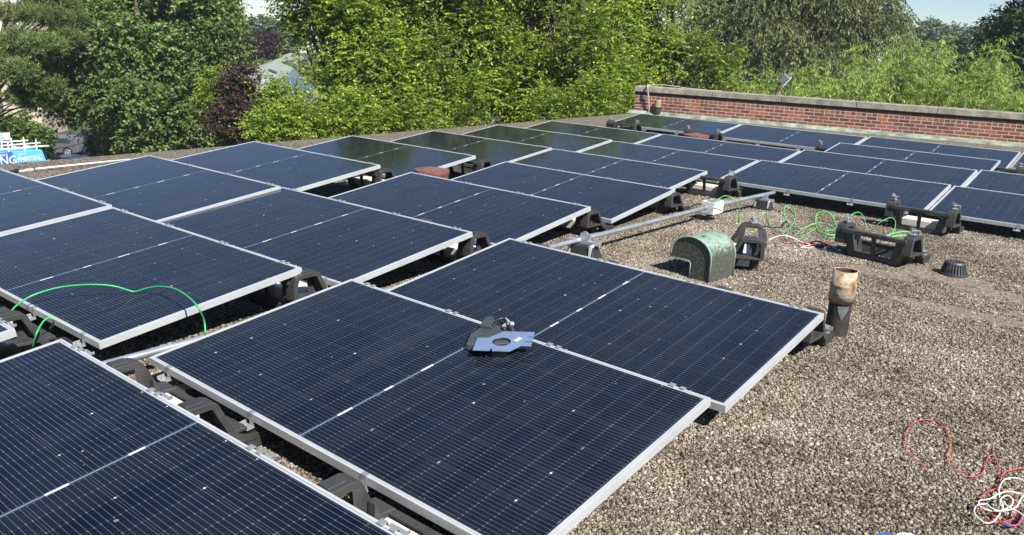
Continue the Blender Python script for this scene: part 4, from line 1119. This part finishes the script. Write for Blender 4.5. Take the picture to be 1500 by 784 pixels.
# the big maple, the pine and the purple tree on the left
tree('maple_tree', 'big dark green maple filling the left of the photo', 'tree', ground_at(215, 48), spread(rng, [(210, 60, 48, 5.2, 3.8, 44, 1.3), (150, 130, 47, 3.2, 2.0, 20, 1.1), (245, 150, 46.5, 4.0, 2.0, 22, 1.1), (312, 75, 47, 1.6, 2.2, 15, .95), (200, -50, 49, 4.4, 2.5, 22, 1.4), (280, 15, 48, 2.2, 1.6, 14, 1.1), (290, 178, 46, 1.6, 1.3, 10, .85), (220, 200, 45.5, 2.2, .8, 10, .85), (110, 90, 47, 1.8, 2.2, 12, 1.0)]), MAPLE, 51,
     twigs=120, tl=0.9, nl=12, ls=0.19, lw=0.15, mode='tile', trunk_r=0.40, tipyel=0.9)
pc = []
prng = np.random.default_rng(8)
for (u, v, w, dep) in ((8, 84, 26, 40), (42, 20, 36, 41), (78, 30, 28, 41), (18, 106, 26, 39), (52, 104, 20, 40), (0, 22, 40, 41), (60, 0, 44, 42), (62, 72, 16, 39), (56, 128, 20, 40), (36, 146, 14, 40), (62, 152, 16, 41), (10, -20, 50, 42), (20, -60, 50, 42), (104, 14, 20, 42), (90, 58, 16, 41), (30, 62, 12, 40)):
    c = dp(u, v, dep); n_ = 6
    for k in range(n_):
        pc.append((c[0] + prng.normal(0, w / 1186 * dep * .42), c[1] + prng.normal(0, w / 1186 * dep * .42), c[2] + prng.normal(0, .07), prng.uniform(.28, .46)))
tree('pine_tree', 'tall pine with layered branches at the upper left corner', 'tree', ground_at(-70, 41), pc, PINE, 52, twigs=60, tl=0.5, nl=22, ls=0.22, lw=0.030, mode='needle', droop=-0.1, trunk_r=0.24, flat=0.42, tipyel=0.9, lift=0.3)
tree('purple_tree', 'dark purple leaved tree right of the big maple', 'tree', ground_at(375, 36), spread(rng, [(358, 135, 36, .75, .85, 14, .42), (352, 178, 35.5, 1.3, .8, 18, .5), (392, 172, 36, .7, .7, 12, .45)]), PLUM, 53, twigs=58, tl=0.55, nl=11, ls=0.12, lw=0.08, mode='tile', trunk_r=0.14)
tree('lime_tree', 'small yellow green tree between the maple and the purple tree', 'tree', ground_at(318, 36), spread(rng, [(318, 138, 36.2, .6, .9, 9, .42), (352, 186, 34.8, .3, .3, 4, .26)]), ELM, 54, twigs=55, tl=0.6, nl=11, ls=0.13, lw=0.08, trunk_r=0.12)
tree('street_shrub', 'bright green shrub above the painter\'s van', 'shrub', ground_at(25, 62), spread(rng, [(15, 185, 62, 1.8, .9, 14, .7), (45, 194, 62, .9, .5, 7, .5)]), ELMD, 55, twigs=55, tl=0.7, nl=10, ls=0.2, lw=0.13, mode='tile', trunk_r=0.12)
tree('street_shrub', 'dark shrub hiding the left half of the grey car', 'shrub', ground_at(64, 66), spread(rng, [(66, 210, 66, .35, .8, 8, .4), (150, 205, 63, .7, 1.0, 12, .5), (152, 217, 62, .8, .6, 10, .5)]), DARKT, 56, twigs=60, tl=0.6, nl=10, ls=0.2, lw=0.13, mode='tile', trunk_r=0.08, limbs=False)
hdg = []
for u in range(180, 420, 18): hdg.append((u, 214 - (u - 150) * 0.03, 58, 1.1, .9, 5, .8))
tree('hedge', 'dark hedge running along the street below the big maple', 'hedge', ground_at(280, 58), spread(rng, hdg), DARKT, 57, twigs=50, tl=0.7, nl=10, ls=0.24, lw=0.16, mode='tile', trunk_r=0.1)

# trees on the right
tree('willow_tree', 'tall grey green willow behind the bamboo, left of the sky gap', 'tree', ground_at(1190, 54), spread(rng, [(1110, 20, 54, 3.0, 3.2, 34, 1.1), (1220, 30, 54, 3.4, 3.6, 40, 1.1), (1275, 20, 53, 1.9, 2.2, 18, .9), (1160, 90, 53, 3.4, 1.6, 24, 1.0), (1040, 40, 55, 2.0, 2.4, 18, 1.0), (1180, -90, 55, 4.4, 3.0, 26, 1.5)]), WILLOW, 61,
     twigs=70, tl=1.3, nl=16, ls=0.26, lw=0.075, mode='hang', droop=0.75, trunk_r=0.4, bark=BARKP, lift=0.1)
tree('dark_tree', 'dark leafy tree cut off by the right edge of the photo', 'tree', ground_at(1500, 44), spread(rng, [(1495, 60, 44, 1.5, 2.6, 26, .85), (1500, 130, 43, 1.3, 1.2, 14, .8), (1482, 50, 44, .6, 1.0, 7, .5), (1520, -20, 44, 1.4, 1.6, 12, .9), (1450, 110, 46, 1.2, 1.2, 10, .8)]), DARKT, 62, twigs=80, tl=0.8, nl=11, ls=0.19, lw=0.14, mode='tile', trunk_r=0.3)
for lab, spec, u0, dep, sd, mt in (
 ('farthest rounded tree under the sky at the right', [(1372, 62, 130, 3.6, 2.2, 34, 1.3), (1335, 88, 130, 2.6, 2.0, 16, 1.3), (1405, 70, 132, 2.6, 2.0, 16, 1.3)], 1368, 130, 63, FAR),
 ('blue green tree between the farthest tree and the dark one at the right edge', [(1446, 76, 95, 2.4, 2.2, 30, 1.0), (1415, 88, 95, 1.6, 1.6, 12, .9), (1482, 55, 97, 1.8, 2.0, 16, 1.0)], 1440, 95, 64, FAR),
 ('distant round topped tree in the sky gap above the gable roof', [(390, 52, 120, 2.2, 2.2, 24, 1.1), (352, 74, 122, 1.8, 1.8, 12, 1.1), (425, 56, 124, 2.4, 2.2, 14, 1.1)], 388, 120, 65, FAR)):
    tree('distant_tree', lab, 'tree', ground_at(u0, dep), spread(rng, spec), mt, sd, twigs=80, tl=1.1, nl=9, ls=0.42, lw=0.32, mode='tile', trunk_r=0.4, group='trees far off', limbs=False)
tree('purple_tree', 'distant purple leaved tree above the gable roof', 'tree', ground_at(383, 100), spread(rng, [(383, 66, 100, 1.9, 1.3, 20, .9)]), PLUM, 66, twigs=70, tl=0.8, nl=9, ls=0.3, lw=0.2, mode='tile', trunk_r=0.2, limbs=False)
fb = []
for u in range(330, 460, 14): fb.append((u, 112, 92, 1.6, 1.0, 4, 1.1))
tree('garden_hedge', 'yellow green garden hedge left of the gable roof', 'hedge', ground_at(385, 92), spread(rng, fb), ELM, 67, twigs=40, tl=0.8, nl=9, ls=0.3, lw=0.2, mode='tile', trunk_r=0.1, limbs=False)

# bamboo clumps behind the wall
BCULM = plain('bamboo culm', (0.22, 0.26, 0.10), 0.5, 0, 0.25, 4)
def bamboo(label, u, vtop, dep, width, ncul, seed):
    rng = np.random.default_rng(seed)
    c = dp(u, 150, dep); e = empty('bamboo_clump', (c[0], c[1], GZ)); tag(e, label, 'bamboo', 'bamboo clumps behind the brick wall')
    ztop = dp(u, vtop, dep)[2] - GZ
    cu = MB(); Os = []; Ds = []; Ls = []
    for k in range(ncul):
        a = rng.uniform(0, 6.283); r0 = width * 0.5 * math.sqrt(rng.random())
        b = np.array([r0 * math.cos(a), r0 * math.sin(a), 0.0]); h = ztop * rng.uniform(0.80, 1.0) - 0.02 * r0 * ztop
        ld = np.array([math.cos(a), math.sin(a), 0]) * rng.uniform(0.25, 1.0) + rng.normal(0, 0.25, 3) * [1, 1, 0]
        ts = np.linspace(0, 1, 9)
        pts = [b + np.array([0, 0, h * t]) + ld * (1.3 * t ** 3) for t in ts]
        pts[-1] = pts[-1] + np.array([0, 0, -0.12]); cu.tube(pts, [0.030 * (1 - 0.8 * t) for t in ts], 5)
        for t in np.linspace(0.60, 1.0, 46):
            q = b + np.array([0, 0, h * t]) + ld * (1.3 * t ** 3)
            d = norm(np.array([*rng.normal(size=2), rng.uniform(0.1, 0.8)]))
            Os.append(q); Ds.append(d); Ls.append(rng.uniform(0.45, 1.0))
    cu.build('culms', BCULM, e, smooth=True)
    Os, Ds, Ls = np.array(Os), np.array(Ds), np.array(Ls)
    A = twigs_to_leaves(rng, Os, Ds, Ls, rng.uniform(0.3, 0.7, len(Os)), 17, 0.21, 0.036, 'hang', rng.uniform(0.2, 0.85, len(Os)), 0.9)
    leaf_object('foliage', BAMBOO, e, *A)
for i, a in enumerate((('bamboo clump left of the floodlight, partly under the elm sprays', 1090, 78, 31, 2.4, 30), ('bamboo clump directly behind the floodlight', 1165, 92, 30, 2.4, 30),
    ('bamboo clump right of the floodlight, below the willow', 1235, 84, 31, 2.4, 30), ('tallest bamboo clump, rising to the sky gap', 1300, 46, 33, 2.4, 44),
    ('bamboo clump below the farthest rounded tree', 1362, 66, 32, 2.2, 32), ('feathery bamboo clump in front of the blue green tree', 1418, 52, 33, 1.7, 30), ('bamboo clump next to the dark tree at the right', 1450, 92, 31, 1.7, 28))):
    bamboo(*a, 70 + i)

# ------------------------------------------------------------------ houses glimpsed between the trees
ROOFG = plain('grey green shingles', (0.23, 0.26, 0.215), 0.9, 0, 0.2, 3)
ROOFS = plain('slate blue shingles', (0.10, 0.14, 0.20), 0.8, 0, 0.2, 2)
SIDING = plain('cream siding', (0.52, 0.44, 0.34), 0.85, 0, 0.08, 1)
BRN = plain('brown shingles', (0.24, 0.18, 0.155), 0.9, 0, 0.15, 2)
WHT = plain('white siding', (0.72, 0.72, 0.70), 0.7, 0, 0.05, 1)
GLASSD = plain('dark window glass', (0.03, 0.04, 0.05), 0.12, 0, 0.2, 2)

def house(label, A, B, w1, d1, w2, d2, m1, m2, mw, extras, hip=0.0):
    """A, B: ends of the ridge; upper roof slope falls d1 over w1 towards us, a lower one d2 over w2; the back mirrors it"""
    A, B = np.array(A), np.array(B); ax = B - A; ax[2] = 0; L = np.linalg.norm(ax); ax /= L
    to = np.array([ax[1], -ax[0], 0.0])
    if to @ (CAM - A) < 0: to = -to
    e = empty('house', (A[0], A[1], GZ)); tag(e, label, 'house', 'houses glimpsed between the trees')
    b0 = np.array([A[0], A[1], GZ])
    P = lambda s, t, z: A + ax * s + to * t + np.array([0, 0, z]) - b0
    def slab(p, q, r, s, th=0.15):
        m = MB(); m.prism([p, q, r, s], (0, 0, -th)); return m
    for sg in (1, -1):
        slab(P(-.3, 0, 0), P(L + .3, 0, 0), P(L + .3, sg * w1, -d1), P(-.3, sg * w1, -d1)).build('upper_roof', m1, e)
        if w2: slab(P(-.3, sg * w1, -d1 - .005), P(L + .3, sg * w1, -d1 - .005), P(L + .3, sg * (w1 + w2), -d1 - d2), P(-.3, sg * (w1 + w2), -d1 - d2)).build('lower_roof', m2, e)
    if hip:
        m = MB(); W_ = w1 + w2; zl = -d1 - d2
        m.add([P(-.3, 0, 0.0), P(-.3, w1, -d1), P(-.3, W_, zl), P(-.3, -w1, -d1), P(-.3, -W_, zl), P(-hip, W_, zl), P(-hip, -W_, zl)],
              [(0, 1, 5), (1, 2, 5), (0, 5, 6), (0, 6, 3), (3, 6, 4)]); m.build('hip_roof', m1, e)
    W = w1 + w2 - 0.4; zt = -d1 - d2 * 0.86 - 0.2; zb = GZ - A[2]
    m = MB(); m.prism([P(0, -W, zb), P(0, W, zb), P(0, W, zt), P(0, w1 - .3, -d1 - .2), P(0, 0, -.25), P(0, -w1 + .3, -d1 - .2), P(0, -W, zt)], ax * L); m.build('wall', mw, e)
    for nm, mt, s, t0, hw, hh, sl in extras:
        # a flat rectangle on a slope (sl = which) or on the facing wall
        if sl == 'upper': f = lambda a, t: P(a, t, -d1 * t / w1 + 0.06)
        elif sl == 'lower': f = lambda a, t: P(a, w1 + t, -d1 - d2 * t / max(w2, 1e-6) + 0.07)
        if sl in ('upper', 'lower'):
            m = MB(); m.prism([f(s - hw, t0 - hh), f(s + hw, t0 - hh), f(s + hw, t0 + hh), f(s - hw, t0 + hh)], (0, 0, 0.08)); m.build(nm, mt, e)
        elif sl == 'front':
            m = MB(); m.prism([P(s - hw, W + .02, t0 - hh), P(s + hw, W + .02, t0 - hh), P(s + hw, W + .02, t0 + hh), P(s - hw, W + .02, t0 + hh)], to * 0.05); o = m.build(nm, mt, e)
            m = MB(); m.prism([P(s - hw * .8, W + .075, t0 - hh * .85), P(s + hw * .8, W + .075, t0 - hh * .85), P(s + hw * .8, W + .075, t0 + hh * .85), P(s - hw * .8, W + .075, t0 + hh * .85)], to * 0.02); m.build('pane', GLASSD, o).matrix_parent_inverse = Matrix()
    return e
A = dp(379, 101, 70); B = gp(428, 76, A[2])
SOLB = plain('blue rooftop solar module', (0.05, 0.10, 0.30), 0.25, 0.1, 0.1, 1)
house('house with grey green shingle roof, skylight and blue solar modules beyond the purple tree', A, B, 2.0, 0.75, 2.2, 2.0, ROOFG, ROOFS, SIDING,
      [('skylight', GLASSD, 2.6, 1.0, 0.9, 0.34, 'upper'), ('solar_module', SOLB, 1.4, 1.1, 1.0, 0.75, 'lower'), ('solar_module', SOLB, 3.8, 1.1, 1.0, 0.75, 'lower'), ('solar_module', SOLB, 6.2, 1.1, 1.0, 0.75, 'lower'), ('vent_stub', BRN, 4.6, 1.7, 0.12, 0.12, 'upper')], hip=1.3)
A = dp(8, 44, 80); B = gp(70, 46, A[2])
house('house with brown roof behind the pine at upper left', dp(12, 38, 80), gp(66, 40, dp(12, 38, 80)[2]) if False else dp(66, 38, 80.5), 3.6, 3.2, 0, 0, BRN, BRN, SIDING,
      [('window', WHT, 1.2, -6.2, 0.55, 0.8, 'front'), ('window', WHT, 3.2, -6.2, 0.55, 0.8, 'front')])
house('white gabled house whose roof end flashes between the maple branches', dp(278, 92, 76), dp(302, 92, 78), 1.6, 0.9, 0, 0, WHT, WHT, WHT, [('window', WHT, 0.8, -2.4, 0.4, 0.6, 'front')])

# ------------------------------------------------------------------ vehicles in the street
GREYC = plain('grey car paint', (0.20, 0.195, 0.215), 0.25, 0.5, 0.04, 2)
BLUEC = plain('dark blue car paint', (0.06, 0.13, 0.22), 0.2, 0.5, 0.04, 2)
TYRE = plain('tyre', (0.02, 0.02, 0.02), 0.8)
RIM = plain('alloy rim', (0.62, 0.63, 0.64), 0.35, 0.6, 0.05)
TAILR = plain('dark red tail lamp', (0.10, 0.016, 0.016), 0.3)
def wheels(e, xs, w, r):
    for x_ in xs:
        for s in (-1, 1):
            m = MB(); m.tube([(x_, s * (w / 2 - 0.19), r), (x_, s * (w / 2 + 0.005), r)], r, 20); o = m.build('wheel', TYRE, e, bevel=0.02)
            m = MB()
            m.tube([(x_, s * (w / 2 + 0.004), r), (x_, s * (w / 2 + 0.012), r)], r * 0.16, 10)
            for k in range(10):
                a = 2 * math.pi * k / 10
                m.prism([(x_ + r * .12 * math.cos(a) - .02 * math.sin(a), s * (w / 2 + .006), r + r * .12 * math.sin(a) + .02 * math.cos(a)), (x_ + r * .64 * math.cos(a - .12), s * (w / 2 + .006), r + r * .64 * math.sin(a - .12)),
                         (x_ + r * .64 * math.cos(a + .12), s * (w / 2 + .006), r + r * .64 * math.sin(a + .12)), (x_ + r * .12 * math.cos(a) + .02 * math.sin(a), s * (w / 2 + .006), r + r * .12 * math.sin(a) - .02 * math.cos(a))], (0, s * 0.008, 0))
            m.tube([(x_ + r * .66 * math.cos(a), s * (w / 2 + .01), r + r * .66 * math.sin(a)) for a in np.linspace(0, 2 * math.pi, 21)], 0.022, 6, cap=False)
            m.build('rim', RIM, o)
def car(name, label, cat, loc, rz, paint, body, glass, w, wx, r, gw=0.90):
    e = empty(name, loc, (0, 0, rz)); tag(e, label, cat, 'cars parked in the street')
    m = MB(); m.prism([(x_, -w / 2, z_) for x_, z_ in body], (0, w, 0)); m.build('body', paint, e, bevel=0.07, segs=3)
    xs = [p[0] for p in glass]; zs = [p[1] for p in glass]
    for s in (-1, 1):
        m = MB(); m.prism([(x_, s * (w / 2 + 0.003), z_) for x_, z_ in glass], (0, s * 0.006, 0)); m.build('side_window', GLASSD, e)
        for x_ in wx:
            m = MB(); m.tube([(x_ + (r + .05) * math.cos(a), s * (w / 2 + 0.004), r + (r + .05) * math.sin(a)) for a in np.linspace(-0.2, math.pi + 0.2, 14)], 0.045, 6)
            m.build('wheel_arch', TYRE, e)
        m = MB(); m.box((max(p[0] for p in body) - 0.16, s * (w / 2 - 0.16), 0.98), (0.26, 0.28, 0.16)); m.build('tail_lamp', TAILR, e, bevel=0.03)
        m = MB(); m.box(((xs[0] + xs[-1]) / 2, s * (w / 2 + 0.008), 0.72), (1.6, 0.012, 0.03)); m.build('side_trim', GREYC, e)
    wheels(e, wx, w, r)
    return e
# heading of the street in the picture: along the photo's horizontal
s1 = gp(78, 229.0, GZ); s2 = gp(101, 230.0, GZ)
hd = s2 - s1; hz = math.atan2(hd[1], hd[0])
wp = gp(100.3, 229.5, GZ + 0.01)
suvc = wp - np.array([math.cos(hz), math.sin(hz), 0]) * 1.38 + np.array([math.sin(hz), -math.cos(hz), 0]) * (-0.93 if (np.array([math.sin(hz), -math.cos(hz), 0]) @ (CAM - wp)) > 0 else 0.93)
car('parked_suv', 'dark grey sport utility car parked under the trees at left', 'car', (suvc[0], suvc[1], GZ + 0.01), hz, GREYC,
    [(-2.25, .35), (-2.28, .85), (-1.4, 1.05), (-.75, 1.62), (1.5, 1.66), (2.02, 1.45), (2.25, 1.05), (2.28, .40), (1.9, .28), (-1.9, .28)],
    [(-1.15, 1.10), (-.70, 1.50), (1.35, 1.54), (1.75, 1.38), (1.55, 1.14)], 1.86, (-1.38, 1.35), 0.36)
bp = gp(96, 255.0, GZ + 0.01)
car('parked_car', 'dark blue car in front of the grey one, only its roof and hood in view', 'car', (bp[0], bp[1], GZ + 0.01), hz + 0.12, BLUEC,
    [(-2.2, .30), (-2.25, .72), (-1.2, .92), (-.55, 1.38), (.75, 1.42), (1.55, 1.0), (2.2, .95), (2.25, .40), (1.9, .25), (-1.9, .25)],
    [(-.95, .98), (-.48, 1.30), (.68, 1.34), (1.2, 1.0)], 1.78, (-1.32, 1.32), 0.32)

# the painter's van: wrapped side panels and a white ladder rack
zc = GZ + 1.55
q2 = gp(72, 235.6, zc); q1 = gp(0, 242.5, zc)
vd = q2 - q1; vd[2] = 0; vl = np.linalg.norm(vd); vd /= vl; vz = math.atan2(vd[1], vd[0])
vn = np.array([vd[1], -vd[0], 0])
if vn @ (CAM - q2) < 0: vn = -vn
van = empty('work_van', (q2[0], q2[1], GZ + 0.01), (0, 0, vz)); tag(van, 'painter\'s work van with blue wrap and white ladder rack at the left edge', 'van')
sgn = 1.0 if (np.array([-math.sin(vz), math.cos(vz), 0]) @ vn) > 0 else -1.0      # which local y looks at us
DBL = plain('royal blue wrap', (0.035, 0.12, 0.55), 0.3, 0, 0.08, 1); LBL = plain('sky blue wrap', (0.10, 0.48, 0.80), 0.3, 0, 0.08, 1)
m = MB(); m.prism([(0.15, -sgn * 0.0, 0.45), (-0.42, 0, 2.38), (-5.6, 0, 2.42), (-5.6, 0, 0.45)], (0, -sgn * 1.95, 0)); m.build('body', LBL, van, bevel=0.05)
m = MB(); m.prism([(-2.56, sgn * 0.012, 0.5), (-2.46, sgn * 0.012, 2.40), (-5.5, sgn * 0.012, 2.40), (-5.5, sgn * 0.012, 0.5)], (0, sgn * 0.010, 0)); m.build('wrap_panel', DBL, van)
m = MB(); m.prism([(0.05, sgn * 0.012, 1.50), (0.05, sgn * 0.012, 1.60), (-2.5, sgn * 0.012, 1.58), (-2.5, sgn * 0.012, 1.48)], (0, sgn * 0.010, 0)); m.build('stripe', WHT, van)
def lettering(txt, x_, z_, size, mt, sx=1.0, shear=0.0):
    cu = bpy.data.curves.new('lettering', 'FONT'); cu.body = txt; cu.size = size; cu.extrude = 0.006; cu.align_x = 'LEFT'; cu.shear = shear; cu.offset = 0.012 * size
    cu.materials.append(mt); tmp = bpy.data.objects.new('lettering_curve', cu); COL.objects.link(tmp)
    bpy.context.view_layer.update()
    me = bpy.data.meshes.new_from_object(tmp.evaluated_get(bpy.context.evaluated_depsgraph_get())); bpy.data.objects.remove(tmp)
    o = bpy.data.objects.new('lettering', me); COL.objects.link(o); o.parent = van
    return o, x_, z_, sx
for txt, x_, z_, size, sx in (('PAINTING', -2.15, 1.68, 0.48, 0.78), ('ALEX\'S', -2.12, 2.10, 0.19, 1.0), ('PAINTING', -5.62, 1.58, 0.78, 0.95), ('ALEX\'S', -3.62, 2.14, 0.24, 1.15)):
    o, x_, z_, sx = lettering(txt, x_, z_, size, WHT, sx)
    if sgn > 0:                                   # read from the other side: turn round the vertical
        o.matrix_local = Matrix(((-1 * sx, 0, 0, x_), (0, 0, 1, sgn * 0.032), (0, 1, 0, z_), (0, 0, 0, 1)))
    else:
        o.matrix_local = Matrix(((sx, 0, 0, x_), (0, 0, -1, sgn * 0.032), (0, 1, 0, z_), (0, 0, 0, 1)))
m = MB()
for yy in (-sgn * 0.15, -sgn * 1.8):
    for x_ in (-0.7, -1.55, -2.6, -3.6, -4.6): m.box((x_, yy, 2.75), (0.07, 0.06, 0.72))
    m.box((-2.7, yy, 2.62), (4.6, 0.06, 0.09)); m.box((-2.7, yy, 2.86), (4.6, 0.06, 0.08))
m.box((-0.2, -sgn * 0.15, 2.60), (0.75, 0.07, 0.10))
for x_ in (-0.7, -1.55, -2.6, -3.6, -4.6): m.box((x_, -sgn * 0.975, 2.52), (0.07, 1.62, 0.06))
m.build('ladder_rack', plain('white rack', (0.78, 0.77, 0.73), 0.5), van)
m = MB(); m.box((-3.3, -sgn * 1.0, 3.35), (2.6, 0.06, 0.50)); m.box((-4.6, -sgn * 1.0, 2.85), (.06, .06, .6)); m.box((-2.6, -sgn * 1.0, 2.85), (.06, .06, .6)); m.build('roof_sign', WHT, van)
o, *_ = lettering('STAINING', 0, 0, 0.46, plain('teal lettering', (0.05, 0.35, 0.38), 0.5))
sx = 1.0
if sgn > 0: o.matrix_local = Matrix(((-1, 0, 0, -4.5), (0, 0, 1, -sgn * 0.96), (0, 1, 0, 3.20), (0, 0, 0, 1)))
else: o.matrix_local = Matrix(((1, 0, 0, -4.5), (0, 0, -1, -sgn * 0.96), (0, 1, 0, 3.20), (0, 0, 0, 1)))
m = MB(); m.prism([(0.02, -sgn * 0.15, 1.5), (-0.36, -sgn * 0.15, 2.30), (-0.36, -sgn * 1.8, 2.30), (0.02, -sgn * 1.8, 1.5)], (0.09, 0, 0.03)); m.build('windscreen', GLASSD, van)
wheels(van, (-0.9, -4.5), 0.0, 0.36)
bpy.context.view_layer.update()
for o in list(van.children):
    if o.name.startswith('wheel'): o.location.y = -sgn * 0.95 + (0.9 if 0 else 0)

# ------------------------------------------------------------------ summer haze between here and the far trees
hz_ = NT('summer haze'); hz_.t.nodes.remove(hz_.b)
vol = hz_.t.nodes.new('ShaderNodeVolumePrincipled'); vol.inputs['Color'].default_value = (0.86, 0.92, 1.0, 1.0)
vol.inputs['Density'].default_value = 0.0005; vol.inputs['Anisotropy'].default_value = 0.2
hz_.t.links.new(vol.outputs[0], hz_.t.nodes['Material Output'].inputs['Volume'])
m = MB(); m.box((0, 0, 7.0), (700, 700, 36)); hb_ = m.build('haze', hz_.m); tag(hb_, kind='stuff')
S.cycles.volume_bounces = 0
